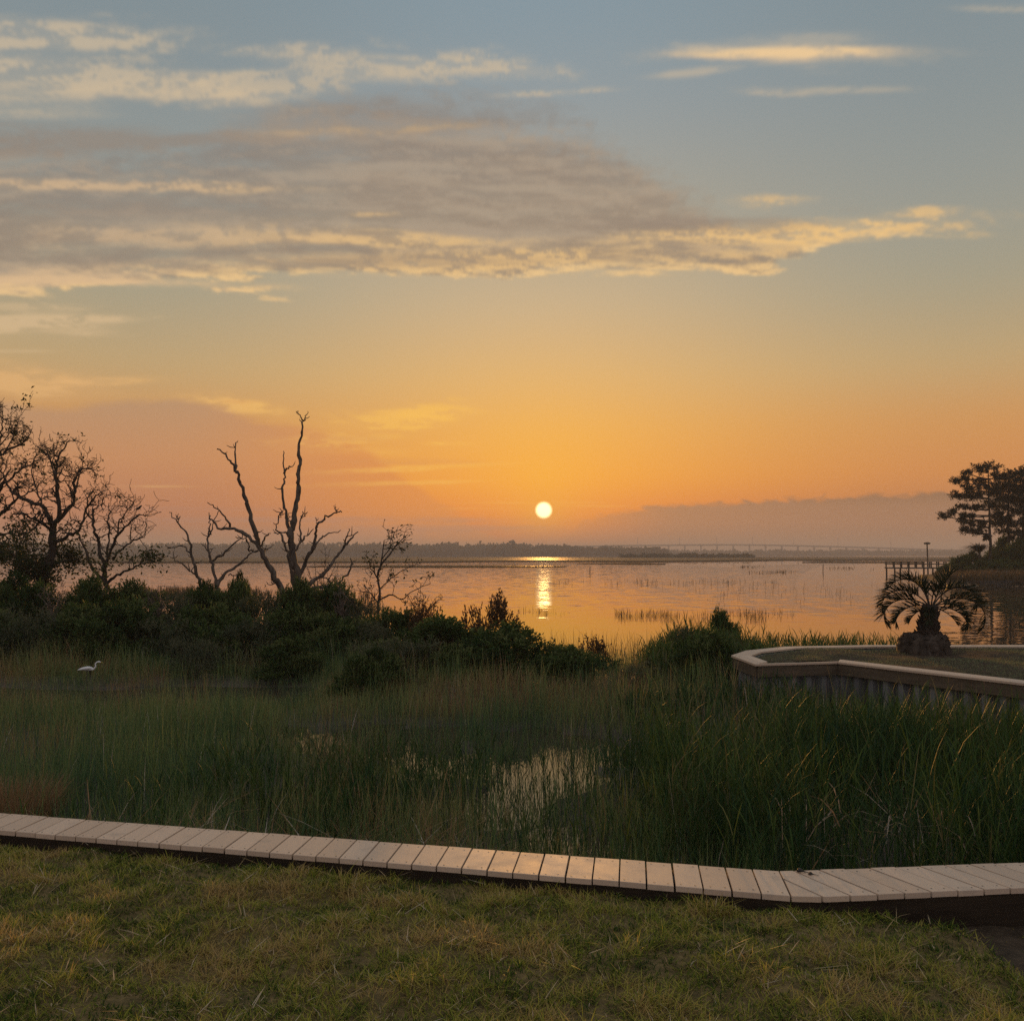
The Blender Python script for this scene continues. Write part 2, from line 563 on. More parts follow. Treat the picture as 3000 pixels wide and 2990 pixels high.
        at = me.attributes.new('tint', 'FLOAT', 'POINT')
        at.data.foreach_set('value', np.concatenate(self.t))
        me.update(calc_edges=True)
        return me


def obj(name, me, mat, parent=None, loc=(0, 0, 0)):
    if isinstance(me, Buf):
        me = me.mesh(name, tuple(parent.location) if parent is not None and parent.type == 'EMPTY' else loc, getattr(me, 'smooth', False))
    o = bpy.data.objects.new(name, me)
    COL.objects.link(o)
    if mat is not None and not me.materials:
        me.materials.append(mat)
    if parent is not None:
        o.parent = parent
    else:
        o.location = loc
    return o


def tag(o, label=None, cat=None, group=None, kind=None):
    if label: o['label'] = label
    if cat: o['category'] = cat
    if group: o['group'] = group
    if kind: o['kind'] = kind
    return o


def thing(name, label, cat, loc=(0, 0, 0), group=None):
    o = bpy.data.objects.new(name, None)
    COL.objects.link(o)
    o.location = tuple(float(q) for q in loc)
    o.empty_display_size = 0.1
    return tag(o, label, cat, group)


def copy_tree(o, parent=None):
    c = o.copy()
    COL.objects.link(c)
    c.parent = parent
    for ch in o.children:
        copy_tree(ch, c)
    return c


# ------------------------------------------------------------------ materials
def mat_nodes(name):
    ma = bpy.data.materials.new(name)
    ma.use_nodes = True
    nt = ma.node_tree
    nt.nodes.clear()
    S.nt = nt
    out = nt.nodes.new('ShaderNodeOutputMaterial')
    return ma, nt, out


def principled(nt, colour, rough=0.8, spec=0.3, normal=None, **kw):
    b = nt.nodes.new('ShaderNodeBsdfPrincipled')
    put(b.inputs['Base Color'], colour)
    put(b.inputs['Roughness'], rough)
    b.inputs['Specular IOR Level'].default_value = spec
    if normal is not None:
        nt.links.new(normal.s, b.inputs['Normal'])
    for k, v in kw.items():
        put(b.inputs[k], v)
    return b


def attr(name):
    n = S.nt.nodes.new('ShaderNodeAttribute')
    n.attribute_name = name
    return S(n.outputs['Fac'])


def opos():
    return S(S.nt.nodes.new('ShaderNodeTexCoord').outputs['Object'])


def wpos():
    return S(S.nt.nodes.new('ShaderNodeNewGeometry').outputs['Position'])


def vmul(v, k):
    n = S.nt.nodes.new('ShaderNodeVectorMath')
    n.operation = 'MULTIPLY'
    put(n.inputs[0], v)
    n.inputs[1].default_value = k
    return S(n.outputs[0])


def bump(h, strength=0.3, dist=0.01):
    n = S.nt.nodes.new('ShaderNodeBump')
    n.inputs['Strength'].default_value = strength
    n.inputs['Distance'].default_value = dist
    put(n.inputs['Height'], h)
    return S(n.outputs[0])


def objrand():
    return S(S.nt.nodes.new('ShaderNodeObjectInfo').outputs['Random'])


def foliage(name, stops, trans=0.4, rough=0.6, spec=0.12):
    ma, nt, out = mat_nodes(name)
    c = ramp(attr('tint'), [(p, (*q, 1)) for p, q in stops])
    b = principled(nt, c, rough, spec)
    t = nt.nodes.new('ShaderNodeBsdfTranslucent')
    put(t.inputs[0], c)
    mx = nt.nodes.new('ShaderNodeMixShader')
    mx.inputs[0].default_value = trans
    nt.links.new(b.outputs[0], mx.inputs[1])
    nt.links.new(t.outputs[0], mx.inputs[2])
    nt.links.new(mx.outputs[0], out.inputs[0])
    return ma


def plain(name, c0, c1, scale=6.0, rough=0.8, spec=0.25, stretch=(1, 1, 1), bstr=0.4, bdist=0.01, detail=5, rand=0.0, metal=0.0):
    """a surface of two mingled tones with fine relief"""
    ma, nt, out = mat_nodes(name)
    p = vmul(opos(), stretch)
    f = noise(p, scale, detail, 0.6)
    f2 = noise(p, scale * 5.3, 3, 0.6)
    k = sstep(f * 0.7 + f2 * 0.3, 0.32, 0.68)
    if rand:
        k = m('ADD', k * (1 - rand), objrand() * rand)
    c = mixc(k, (*c0, 1), (*c1, 1))
    b = principled(nt, c, rough, spec, bump(f * 0.6 + f2 * 0.4, bstr, bdist), Metallic=metal)
    nt.links.new(b.outputs[0], out.inputs[0])
    return ma


M = {}
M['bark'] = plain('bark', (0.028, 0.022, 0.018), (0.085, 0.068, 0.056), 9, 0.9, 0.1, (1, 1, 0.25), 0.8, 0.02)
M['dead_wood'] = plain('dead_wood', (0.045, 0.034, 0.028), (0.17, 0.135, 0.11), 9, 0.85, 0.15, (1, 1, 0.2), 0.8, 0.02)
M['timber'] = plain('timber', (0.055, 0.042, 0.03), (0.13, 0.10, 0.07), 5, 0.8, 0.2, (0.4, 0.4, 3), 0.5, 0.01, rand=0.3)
M['shaded_timber'] = plain('shaded_timber', (0.016, 0.012, 0.009), (0.045, 0.033, 0.023), 5, 0.9, 0.1, (0.4, 0.4, 3), 0.5, 0.01, rand=0.3)  # darker timber for the front fascia: shadow under the cap put into its colour
M['grey_timber'] = plain('grey_timber', (0.10, 0.09, 0.08), (0.20, 0.18, 0.16), 5, 0.8, 0.2, (1, 1, 3), 0.4, 0.01, rand=0.4)
M['concrete'] = plain('concrete', (0.16, 0.15, 0.14), (0.24, 0.23, 0.21), 0.4, 0.9, 0.2)
M['metal'] = plain('metal', (0.10, 0.10, 0.10), (0.16, 0.16, 0.16), 3, 0.5, 0.4, metal=0.6)
M['feather'] = plain('feather', (0.70, 0.71, 0.74), (0.80, 0.81, 0.82), 40, 0.7, 0.2, bstr=0.3, bdist=0.004)
M['beak'] = plain('beak', (0.45, 0.30, 0.05), (0.5, 0.34, 0.07), 40, 0.5, 0.3)
M['dark_leg'] = plain('dark_leg', (0.02, 0.02, 0.02), (0.04, 0.04, 0.035), 40, 0.6, 0.3)
M['mud'] = plain('mud', (0.030, 0.024, 0.017), (0.075, 0.060, 0.044), 1.6, 0.75, 0.35, bstr=0.8, bdist=0.05)
M['soil'] = plain('soil', (0.035, 0.026, 0.018), (0.085, 0.064, 0.045), 7, 0.95, 0.1, bstr=0.9, bdist=0.03)
M['thatch'] = plain('thatch', (0.075, 0.060, 0.026), (0.21, 0.155, 0.07), 14, 0.95, 0.1, bstr=0.8, bdist=0.02)
M['shore_mud'] = plain('shore_mud', (0.06, 0.045, 0.03), (0.11, 0.08, 0.055), 0.05, 0.9, 0.1)

M['lawn'] = foliage('lawn_blades', [(0.0, (0.035, 0.075, 0.012)), (0.25, (0.150, 0.205, 0.026)), (0.50, (0.380, 0.370, 0.060)),
                                   (0.68, (0.440, 0.360, 0.110)), (0.85, (0.450, 0.305, 0.125)), (1.0, (0.62, 0.54, 0.40))], 0.42)
M['marsh'] = foliage('marsh_blades', [(0.0, (0.050, 0.115, 0.055)), (0.3, (0.155, 0.215, 0.072)), (0.55, (0.265, 0.255, 0.098)),
                                     (0.78, (0.290, 0.165, 0.078)), (0.92, (0.33, 0.20, 0.11)), (1.0, (0.58, 0.52, 0.44))], 0.35)
M['reed'] = foliage('reed_blades', [(0.0, (0.013, 0.040, 0.020)), (0.4, (0.036, 0.080, 0.020)), (0.7, (0.085, 0.120, 0.024)),
                                   (0.9, (0.14, 0.12, 0.06)), (1.0, (0.38, 0.34, 0.27))], 0.22)
M['far_marsh'] = foliage('far_marsh_blades', [(0.0, (0.06, 0.05, 0.025)), (0.5, (0.10, 0.07, 0.035)), (1.0, (0.15, 0.09, 0.05))], 0.3)
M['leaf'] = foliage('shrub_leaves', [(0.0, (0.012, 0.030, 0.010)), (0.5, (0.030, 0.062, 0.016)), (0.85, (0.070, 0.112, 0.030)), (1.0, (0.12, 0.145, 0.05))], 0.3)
M['grey_leaf'] = foliage('grey_green_leaves', [(0.0, (0.030, 0.042, 0.024)), (0.6, (0.060, 0.078, 0.040)), (1.0, (0.12, 0.12, 0.07))], 0.3)
M['red_leaf'] = foliage('rusty_leaves', [(0.0, (0.05, 0.035, 0.02)), (0.6, (0.09, 0.055, 0.028)), (1.0, (0.13, 0.075, 0.04))], 0.35)
M['oak_leaf'] = foliage('oak_leaves', [(0.0, (0.020, 0.035, 0.014)), (0.6, (0.045, 0.060, 0.022)), (1.0, (0.10, 0.065, 0.030))], 0.3)
M['needle'] = foliage('pine_needles', [(0.0, (0.008, 0.014, 0.007)), (1.0, (0.022, 0.030, 0.014))], 0.1)
M['frond'] = foliage('palm_leaflets', [(0.0, (0.010, 0.018, 0.009)), (0.7, (0.028, 0.038, 0.018)), (1.0, (0.09, 0.07, 0.035))], 0.2, 0.6, 0.15)
M['dull_turf'] = foliage('dull_turf', [(0.0, (0.090, 0.115, 0.060)), (0.5, (0.190, 0.210, 0.115)), (1.0, (0.28, 0.25, 0.15))], 0.35)
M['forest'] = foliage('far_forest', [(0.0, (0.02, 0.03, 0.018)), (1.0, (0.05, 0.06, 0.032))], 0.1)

# composite cap boards: tan grey, speckled, faint brushing along each board, dew-smooth
ma, nt, out = mat_nodes('cap_board')
p = opos()
g = noise(vmul(wpos(), (60, 6, 60)), 1.0, 4, 0.6)
sk = noise(wpos(), 230, 2, 0.5)
blot = noise(wpos(), 7, 4, 0.6)
c = mixc(objrand() * 0.7 + blot * 0.3, (0.48, 0.365, 0.275, 1), (0.63, 0.495, 0.385, 1))
c = mixc(sstep(g, 0.4, 0.7, 0, 0.25), c, (0.40, 0.315, 0.25, 1))
c = mixc(sstep(sk, 0.70, 0.78, 0, 0.65), c, (0.12, 0.09, 0.07, 1))
c = mixc(sstep(blot, 0.55, 0.75, 0, 0.55), c, (0.36, 0.30, 0.245, 1))
sc_ = noise(vmul(wpos(), (25, 140, 60)), 1.0, 3, 0.6)
c = mixc(sstep(sc_, 0.66, 0.72, 0, 0.3), c, (0.70, 0.60, 0.50, 1))
b = principled(nt, c, sstep(blot, 0.3, 0.7, 0.58, 0.66), 0.45, bump(g * 0.7 + sk * 0.5, 0.25, 0.002))
nt.links.new(b.outputs[0], out.inputs[0])
M['cap'] = ma

# vinyl sheet piling, pale grey with dark tide marks
ma, nt, out = mat_nodes('sheet_pile')
p = wpos()
f = noise(vmul(p, (3, 3, 1.2)), 1.0, 5, 0.6)
sx = S.nt.nodes.new('ShaderNodeSeparateXYZ')
S.nt.links.new(p.s, sx.inputs[0])
z = S(sx.outputs[2])
c = mixc(f, (0.12, 0.125, 0.135, 1), (0.24, 0.245, 0.26, 1))
c = mixc(sstep(z + f * 0.35, 0.25, 0.85, 0.9, 0.0), c, (0.045, 0.042, 0.034, 1))
b = principled(nt, c, 0.6, 0.3, bump(f, 0.3, 0.01))
nt.links.new(b.outputs[0], out.inputs[0])
M['pile'] = ma

# water: still near the marsh, lightly ruffled further out; the surface tilt is real slope, not paint
ma, nt, out = mat_nodes('water')
p = wpos()
sx = nt.nodes.new('ShaderNodeSeparateXYZ')
nt.links.new(p.s, sx.inputs[0])
X, Y = S(sx.outputs[0]), S(sx.outputs[1])
n1 = nt.nodes.new('ShaderNodeTexNoise')
put(n1.inputs['Vector'], comb(X * 0.9, Y * 1.5, 0.0))
n1.inputs['Scale'].default_value = 1.3
n1.inputs['Detail'].default_value = 4
n1.inputs['Roughness'].default_value = 0.55
n2 = nt.nodes.new('ShaderNodeTexNoise')
put(n2.inputs['Vector'], comb(X * 0.05, Y * 0.12, 5.0))
n2.inputs['Detail'].default_value = 3
sc = nt.nodes.new('ShaderNodeSeparateXYZ')
nt.links.new(n1.outputs['Color'], sc.inputs[0])
ruf = sstep(Y + (S(n2.outputs[0]) - 0.5) * 30.0, 26.0, 60.0, 0.006, 0.10)
ruf = ruf * sstep(S(n2.outputs[0]), 0.35, 0.6, 0.55, 1.15)
ruf = m('MAXIMUM', ruf, sstep(X - Y * 0.33, -2.0, 6.0, 0.0, 0.22) * sstep(Y, 60.0, 90.0))
ruf = m('MAXIMUM', ruf, sstep(X - Y * 0.33, -1.0, 5.0, 0.0, 0.075) * sstep(Y, 15.0, 24.0))
nx = (S(sc.outputs[0]) - 0.5) * ruf
ny = (S(sc.outputs[1]) - 0.5) * ruf
nv = nt.nodes.new('ShaderNodeVectorMath')
nv.operation = 'NORMALIZE'
put(nv.inputs[0], comb(nx, ny, 1.0))
b = principled(nt, (0.045, 0.040, 0.030, 1), 0.0, 0.5, S(nv.outputs[0]), IOR=1.38)
nt.links.new(b.outputs[0], out.inputs[0])
M['water'] = ma

# ================================================================== the setting
def fbm1(x, y, seed=0, oct=4, gain=0.5):
    return fbm(np.asarray(x, float), np.asarray(y, float), oct, gain, 900 + seed)


def sm(v, a, b):
    return st(np.asarray(v, float), a, b)


CAP = 0.90                                   # top of both bulkhead caps above the water
LAWN = 0.80


def grid_sheet(x, y, hfun, tint=0.5):
    X, Y = np.meshgrid(x, y)
    Z = hfun(X, Y)
    b = Buf()
    nx, ny = len(x), len(y)
    i, j = np.meshgrid(np.arange(ny - 1), np.arange(nx - 1), indexing='ij')
    f = np.stack([i * nx + j, i * nx + j + 1, (i + 1) * nx + j + 1, (i + 1) * nx + j], -1).reshape(-1, 4)
    b.add(np.stack([X, Y, Z], -1).reshape(-1, 3), f, tint)
    b.smooth = True
    return b


def gauss(x, y, cx, cyy, sx, sy):
    return np.exp(-((x - cx) / sx) ** 2 - ((y - cyy) / sy) ** 2)


def pools(x, y):
    """0..1 where the flooded middle of the marsh opens into small pools"""
    k = 0.0
    for (px_, py_, sx, sy, a) in ((-1.9, 14.0, 1.15, 1.2, 1.0), (0.5, 13.7, 1.0, 1.1, 0.95), (1.5, 13.2, 0.7, 0.9, 0.85), (0.45, 11.7, 0.65, 0.9, 0.9), (-0.1, 10.3, 0.5, 0.9, 0.95),
                               (0.45, 8.9, 0.5, 0.8, 1.0), (-0.9, 12.3, 0.6, 0.7, 0.8), (-2.0, 8.3, 0.25, 0.3, 1.0)):
        k = np.maximum(k, a * gauss(x, y, px_, py_, sx, sy))
    return st(k + 0.55 * (fbm1(x * 1.9, y * 1.6, 37, 4) - 0.5), 0.22, 0.55)


def marsh_h(x, y):
    """height of the marsh floor, water level 0"""
    h = 0.03 + 0.05 * (fbm1(x * 0.8, y * 0.8, 1) - 0.5) - 0.20 * pools(x, y)
    h = h - 0.20 * np.exp(-((y - 18.2 - 0.25 * np.sin(x)) / 1.2) ** 2) * sm(-x, 2.2, 4.0)      # the creek
    h = h - 0.20 * sm(y, 20.5, 23.0)
    h = h + 0.42 * sm(-x, -0.5, 3.0) * np.exp(-((y - 27.5) / 4.6) ** 2)
    h = h + 0.30 * gauss(x, y, -0.7, 18.3, 2.2, 1.7)
    h = h + 0.45 * gauss(x, y, 3.6, 19.3, 1.3, 2.2)
    h = h + 0.22 * gauss(x, y, 3.4, 15.2, 1.8, 1.5)
    h = h + 0.08 * sm(-x, 1.0, 3.0) * sm(-y, -15.5, -13.5)
    h = h + 0.03 * sm(x, 1.8, 3.4) * sm(-y, -13.0, -10.5)
    h = h - 0.35 * sm(y, 31.0, 38.0)
    return h


gx = np.concatenate([[-4500, -2500, -600, -150, -60], np.arange(-30, -4.1, 0.4), np.arange(-4.0, 4.0, 0.14), np.arange(4.0, 14.1, 0.4), [24, 60, 150, 600, 2500, 4500]])
gy = np.concatenate([[-4500, -500, -50, 2.0], np.arange(4.5, 22, 0.16), np.arange(22, 45, 0.4), [60, 120, 400, 1500, 4000, 5000]])


def ground_h(x, y):
    h = marsh_h(x, y)
    far = np.clip(sm(np.abs(x + 5), 26, 60) + sm(y, 40, 60), 0, 1)
    return h * (1 - far) - 0.6 * far


tag(obj('ground', grid_sheet(gx, gy, ground_h), M['mud']), 'dark marsh mud under the grass and water', None, None, 'structure')

wb = Buf()
wb.add([(-4500, 3.2, 0), (4500, 3.2, 0), (4500, 5000, 0), (-4500, 5000, 0)], [(0, 1, 2, 3)])
tag(obj('water', wb, M['water']), 'calm inlet water mirroring the sunrise sky', None, None, 'structure')


# ------------------------------------------------------------------ bulkhead caps
def clip(poly, a, b):
    """keep the part of a polygon left of the line a -> b"""
    out = []
    n = len(poly)
    side = lambda p: (b[0] - a[0]) * (p[1] - a[1]) - (b[1] - a[1]) * (p[0] - a[0])
    for i in range(n):
        p, q = poly[i], poly[(i + 1) % n]
        sp_, sq = side(p), side(q)
        if sp_ >= 0:
            out.append(p)
        if (sp_ >= 0) != (sq >= 0):
            t = sp_ / (sp_ - sq)
            out.append((p[0] + (q[0] - p[0]) * t, p[1] + (q[1] - p[1]) * t))
    return out


def slab(poly, z, th, ch=0.0018):
    """a board: polygon seen from above, softened top edge"""
    b = Buf()
    n = len(poly)
    c = np.mean(poly, axis=0)
    ins = [tuple(np.array(p) + (c - np.array(p)) / max(np.linalg.norm(c - np.array(p)), 1e-6) * ch * 1.3) for p in poly]
    v = [(x, y, z - th) for x, y in poly] + [(x, y, z - ch) for x, y in poly] + [(x, y, z) for x, y in ins]
    loops = [list(range(n))[::-1], [2 * n + i for i in range(n)]]
    for i in range(n):
        j = (i + 1) % n
        loops += [[i, j, n + j, n + i], [n + i, n + j, 2 * n + j, 2 * n + i]]
    b.ngon(v, loops)
    return b


def area(poly):
    return 0.5 * sum(poly[i][0] * poly[(i + 1) % len(poly)][1] - poly[(i + 1) % len(poly)][0] * poly[i][1] for i in range(len(poly)))


# near bulkhead: lines measured on the cap's own level
g2 = lambda px, py, z=CAP: G(px, py, z)[:2]
backA, backB = g2(0, 2381), g2(2285, 2551)
frontA, frontB = g2(0, 2431), g2(2322, 2623)
corner = g2(2424, 2625)
backC, frontC = g2(2999, 2525), g2(2999, 2600)
ext = lambda a, b, k: a + (b - a) * k
backL, frontL = ext(backB, backA, 1.75), ext(frontB, frontA, 1.75)
backR, frontR = ext(backB, backC, 2.6), ext(corner, frontC, 3.2)
seg1 = [tuple(frontL), tuple(frontB), tuple(backB), tuple(backL)]
seg2 = [tuple(frontB), tuple(corner), tuple(frontR), tuple(backR), tuple(backB)]
bh = thing('bulkhead', 'low timber bulkhead with tan cap boards running along the edge of the front lawn', 'bulkhead', (float(corner[0]), float(corner[1]), 0.0))


def strips(region, origin, along, across, pitch, gap, n0, n1):
    res = []
    along, across = np.array(along), np.array(across)
    for k in range(n0, n1):
        a = np.array(origin) + along * (k * pitch + gap / 2)
        b_ = np.array(origin) + along * ((k + 1) * pitch - gap / 2)
        poly = [tuple(a - across * 3), tuple(b_ - across * 3), tuple(b_ + across * 3), tuple(a + across * 3)]
        if area(poly) < 0:
            poly = poly[::-1]
        for i in range(len(region)):
            if len(poly) > 2:
                poly = clip(poly, region[i], region[(i + 1) % len(region)])
        if len(poly) > 2 and abs(area(poly)) > 2e-4:
            res.append(poly)
    return res


u1 = (backB - backA) / np.linalg.norm(backB - backA)
ac1 = np.array((0.045, 0.36))
ac1 /= np.linalg.norm(ac1)
ac1 = (backB - frontB) / np.linalg.norm(backB - frontB) * 0.35 + ac1 * 0.65
ac1 /= np.linalg.norm(ac1)
u2 = (backC - backB) / np.linalg.norm(backC - backB)
ac2 = np.array((-0.163, 0.37))
ac2 /= np.linalg.norm(ac2)
PITCHB = 0.139
polys = strips(seg1, backB - u1 * 0.0025, u1, ac1, PITCHB, 0.0085, -60, 1)
polys += strips(seg2, backB + np.array((0.075, 0)), u2, ac2, PITCHB, 0.010, -4, 30)
sb_ = Buf()
sb_.tube([(0, 0, -0.004), (0, 0, 0.0008)], [0.0052, 0.0048], 8)
screw_me = sb_.mesh('screw')
screw_me.materials.append(M['dark_leg'])
for i, q in enumerate(polys):
    c = np.mean(q, axis=0)
    dz = random.uniform(-0.0015, 0.0015)
    jit = np.array((random.uniform(-1, 1), random.uniform(-1, 1))) * 0.0014
    bq = slab([tuple(np.array(p_) - c) for p_ in q], 0.0, 0.028)
    me = bq.mesh('plank')
    me.materials.append(M['cap'])
    o = bpy.data.objects.new('plank', me)
    COL.objects.link(o)
    o.parent = bh
    o.location = (c[0] + jit[0] - bh.location.x, c[1] + jit[1] - bh.location.y, CAP + dz)
    o.rotation_euler = (random.uniform(-1, 1) * 0.004, random.uniform(-1, 1) * 0.004, 0)
    if i < len(polys) and len(q) == 4 and abs(c[0]) < 4.2:       # two screws near either end
        e = [np.array(p_) for p_ in q]
        us_ = (e[1] - e[0]), (e[2] - e[1])
        long_ = max(us_, key=np.linalg.norm)
        wide_ = min(us_, key=np.linalg.norm)
        for sl in (-0.40, 0.40):
            for sw in (-0.27, 0.27):
                so_ = bpy.data.objects.new('screw', screw_me)
                COL.objects.link(so_)
                so_.parent = o
                pp = long_ * (sl + random.uniform(-0.02, 0.02)) + wide_ * (sw + random.uniform(-0.06, 0.06))
                so_.location = (pp[0], pp[1], -0.0002)


def wall_run(name, pts, z0, z1, th, mat, parent, inset=0.0):
    """a board or beam that follows a polyline, standing z0..z1"""
    for a, b_ in zip(pts[:-1], pts[1:]):
        a, b_ = np.array(a, float), np.array(b_, float)
        bb = Buf()
        bb.beam((a[0], a[1], (z0 + z1) / 2), (b_[0], b_[1], (z0 + z1) / 2), th, z1 - z0)
        obj(name, bb, mat, parent)


off = lambda p, q, d: np.array(p) + d * np.array((-(q - p)[1], (q - p)[0])) / np.linalg.norm(q - p)
fr = [frontL + ac1 * 0.03, frontB + ac1 * 0.03, corner + np.array((0, 0.03)), frontR + np.array((0, 0.03))]
bk = [backL - ac1 * 0.035, backB - ac1 * 0.035, backR - ac1 * 0.035]
wall_run('fascia_board', fr, CAP - 0.26, CAP - 0.030, 0.045, M['shaded_timber'], bh)
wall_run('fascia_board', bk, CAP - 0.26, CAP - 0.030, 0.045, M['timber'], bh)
mid = [backL - ac1 * 0.12, backB - ac1 * 0.12, backR - ac1 * 0.12]


def piling(pts, z0, z1, parent, period=0.46, depth=0.10):
    """trapezoid vinyl sheet piles along a polyline, each sheet an object sharing one mesh"""
    p2 = period / 2
    prof_ = [(0, 0), (p2 * 0.62, 0), (p2, depth), (p2 * 1.62, depth), (period, 0)]
    b = Buf()
    th = 0.012
    k = len(prof_)
    v = [(x, y, z0) for x, y in prof_] + [(x, y, z1) for x, y in prof_] + [(x, y + th, z0) for x, y in prof_] + [(x, y + th, z1) for x, y in prof_]
    f = []
    for i in range(k - 1):
        f += [(i, i + 1, k + i + 1, k + i), (2 * k + i + 1, 2 * k + i, 3 * k + i, 3 * k + i + 1), (k + i, k + i + 1, 3 * k + i + 1, 3 * k + i)]
    f += [(0, k, 3 * k, 2 * k), (k - 1, 3 * k - 1, 4 * k - 1, 2 * k - 1)]
    b.add(v, f)
    me = b.mesh('sheet_pile')
    me.materials.append(M['pile'])
    for a, c in zip(pts[:-1], pts[1:]):
        a, c = np.array(a, float), np.array(c, float)
        L = np.linalg.norm(c - a)
        n = max(1, int(round(L / period)))
        for i in range(n):
            o = bpy.data.objects.new('sheet_pile', me)
            COL.objects.link(o)
            o.parent = parent
            q = a + (c - a) * i / n
            o.location = (q[0] - parent.location.x, q[1] - parent.location.y, 0)
            o.rotation_euler.z = math.atan2(c[1] - a[1], c[0] - a[0])
            o.scale.x = L / n / period


wb = Buf()
for a, b_ in zip(mid[:-1], mid[1:]):
    wb.beam((a[0], a[1], 0.29), (b_[0], b_[1], 0.29), 0.08, 1.14)
obj('retaining_wall', wb, M['pile'], bh)

# ------------------------------------------------------------------ front lawn
lawn_edge = [tuple(p_) for p_ in fr]


def lawn_h(x, y):
    h = LAWN + 0.05 * (fbm1(x * 0.9, y * 0.9, 3, 3) - 0.5) + 0.045 * (fbm1(x * 4.5, y * 5.5, 4, 3) - 0.5)
    # the bank falls away to bare soil beyond the corner
    e0 = g2(2480, 2650, 0.78)
    d = bare(x, y)
    return h - 0.10 * d


def bare(x, y):
    """1 where the soil is bare, in the corner behind the bend of the bulkhead"""
    ed = [G(px, py, 0.76)[:2] for px, py in ((2260, 2618), (2430, 2676), (2600, 2722), (2760, 2752), (2900, 2800), (2990, 2885), (3150, 3000))]
    ex = np.array([e[0] for e in ed])
    ey = np.array([e[1] for e in ed])
    lim = np.interp(x, ex, ey) + 0.10 * (fbm1(x * 2.3, y * 2.3, 6, 3) - 0.5)
    return sm(y, lim - 0.06, lim + 0.10) * sm(x, ex[0], ex[0] + 0.25)


def front_y(x):
    pts = np.array(fr)
    return np.interp(x, pts[:, 0], pts[:, 1])


lx = np.arange(-7.5, 7.51, 0.1)
b = Buf()
rows = np.linspace(0, 1, 46)
X = np.repeat(lx[None], len(rows), 0)
Y = -2.0 + (front_y(lx)[None] + 0.015 + 2.0) * (rows[:, None] ** 0.6)
Z = lawn_h(X, Y)
nx, ny = len(lx), len(rows)
i, j = np.meshgrid(np.arange(ny - 1), np.arange(nx - 1), indexing='ij')
b.add(np.stack([X, Y, Z], -1).reshape(-1, 3), np.stack([i * nx + j, i * nx + j + 1, (i + 1) * nx + j + 1, (i + 1) * nx + j], -1).reshape(-1, 4))
b.smooth = True
tag(obj('lawn', b, M['thatch']), 'front lawn of thin green and brown turf', None, None, 'structure')

# soil sheet where the lawn is bare
bx = np.arange(1.0, 4.6, 0.07)
b = Buf()
X = np.repeat(bx[None], 30, 0)
lim = np.linspace(0, 1, 30)[:, None]
Y = 3.6 + (front_y(bx)[None] + 0.012 - 3.6) * lim
Z = lawn_h(X, Y) + 0.006 * bare(X, Y) - 0.03 * (bare(X, Y) < 0.02) + 0.012 * fbm1(X * 9, Y * 9, 8) * bare(X, Y)
nx, ny = len(bx), 30
i, j = np.meshgrid(np.arange(ny - 1), np.arange(nx - 1), indexing='ij')
b.add(np.stack([X, Y, Z], -1).reshape(-1, 3), np.stack([i * nx + j, i * nx + j + 1, (i + 1) * nx + j + 1, (i + 1) * nx + j], -1).reshape(-1, 4))
b.smooth = True
tag(obj('soil', b, M['soil']), 'bare dark soil in the bend of the front bulkhead', None, None, 'structure')

# ------------------------------------------------------------------ the neighbouring lot: a point of land behind its own bulkhead
q = lambda px, py: G(px, py, CAP)[:2]
outer = [q(3300, 1889) + np.array((3.0, 0)), q(2999, 1888.5), q(2547, 1888.5), q(2300, 1893), q(2184, 1905), q(2142, 1919), q(2212, 1945), q(2454, 1938),
         q(3000, 2001), ext(q(2454, 1938), q(3000, 2001), 2.6)]
pb = thing('bulkhead', 'bulkhead with pale vinyl sheet piling round the point where the palm grows', 'bulkhead', (float(outer[5][0]), float(outer[5][1]), 0.0))
CW = 0.30


def inward(pts, d):
    """offset a polyline to its right-hand side (the land)"""
    pts = [np.array(p_, float) for p_ in pts]
    res = []
    for k in range(len(pts)):
        ds = []
        if k > 0: ds.append(pts[k] - pts[k - 1])
        if k < len(pts) - 1: ds.append(pts[k + 1] - pts[k])
        ns = [np.array((-v[1], v[0])) / np.linalg.norm(v) for v in ds]
        nn = sum(ns)
        nn /= np.linalg.norm(nn)
        res.append(pts[k] + nn * d / max(0.5, float(np.dot(nn, ns[0]))))
    return res


inner = inward(outer, CW)
half = inward(outer, CW / 2)
for k in range(len(outer) - 1):
    if k == 6:
        rows_ = ((outer, inward(outer, 0.07)),)          # this short run is buried in soil, only its lip shows
    else:
        rows_ = ((outer, half), (half, inner))
    for (A, B) in rows_:
        A, B = A, B
        L = np.linalg.norm(outer[k + 1] - outer[k])
        n = max(1, int(round(L / 2.4)))
        for s_ in range(n):
            t0, t1 = s_ / n + 0.0012, (s_ + 1) / n - 0.0012
            lerp = lambda p_, t: p_[k] + (p_[k + 1] - p_[k]) * t
            poly = [tuple(lerp(A, t0)), tuple(lerp(A, t1)), tuple(lerp(B, t1) + (lerp(A, t1) - lerp(B, t1)) * 0.02), tuple(lerp(B, t0) + (lerp(A, t0) - lerp(B, t0)) * 0.02)]
            if area(poly) < 0:
                poly = poly[::-1]
            obj('plank', slab(poly, CAP + random.uniform(-0.001, 0.001), 0.03), M['cap'], pb)
wall_run('wale_beam', inward(outer, 0.05), CAP - 0.20, CAP - 0.032, 0.06, M['timber'], pb)
piling(inward(outer, 0.22)[3:], -0.35, CAP - 0.04, pb, 0.27, -0.13)
bb = Buf()
pl = inward(outer, 0.30)
for a, c in zip(pl[:-1], pl[1:]):
    bb.beam((a[0], a[1], 0.27), (c[0], c[1], 0.27), 0.05, 1.16)
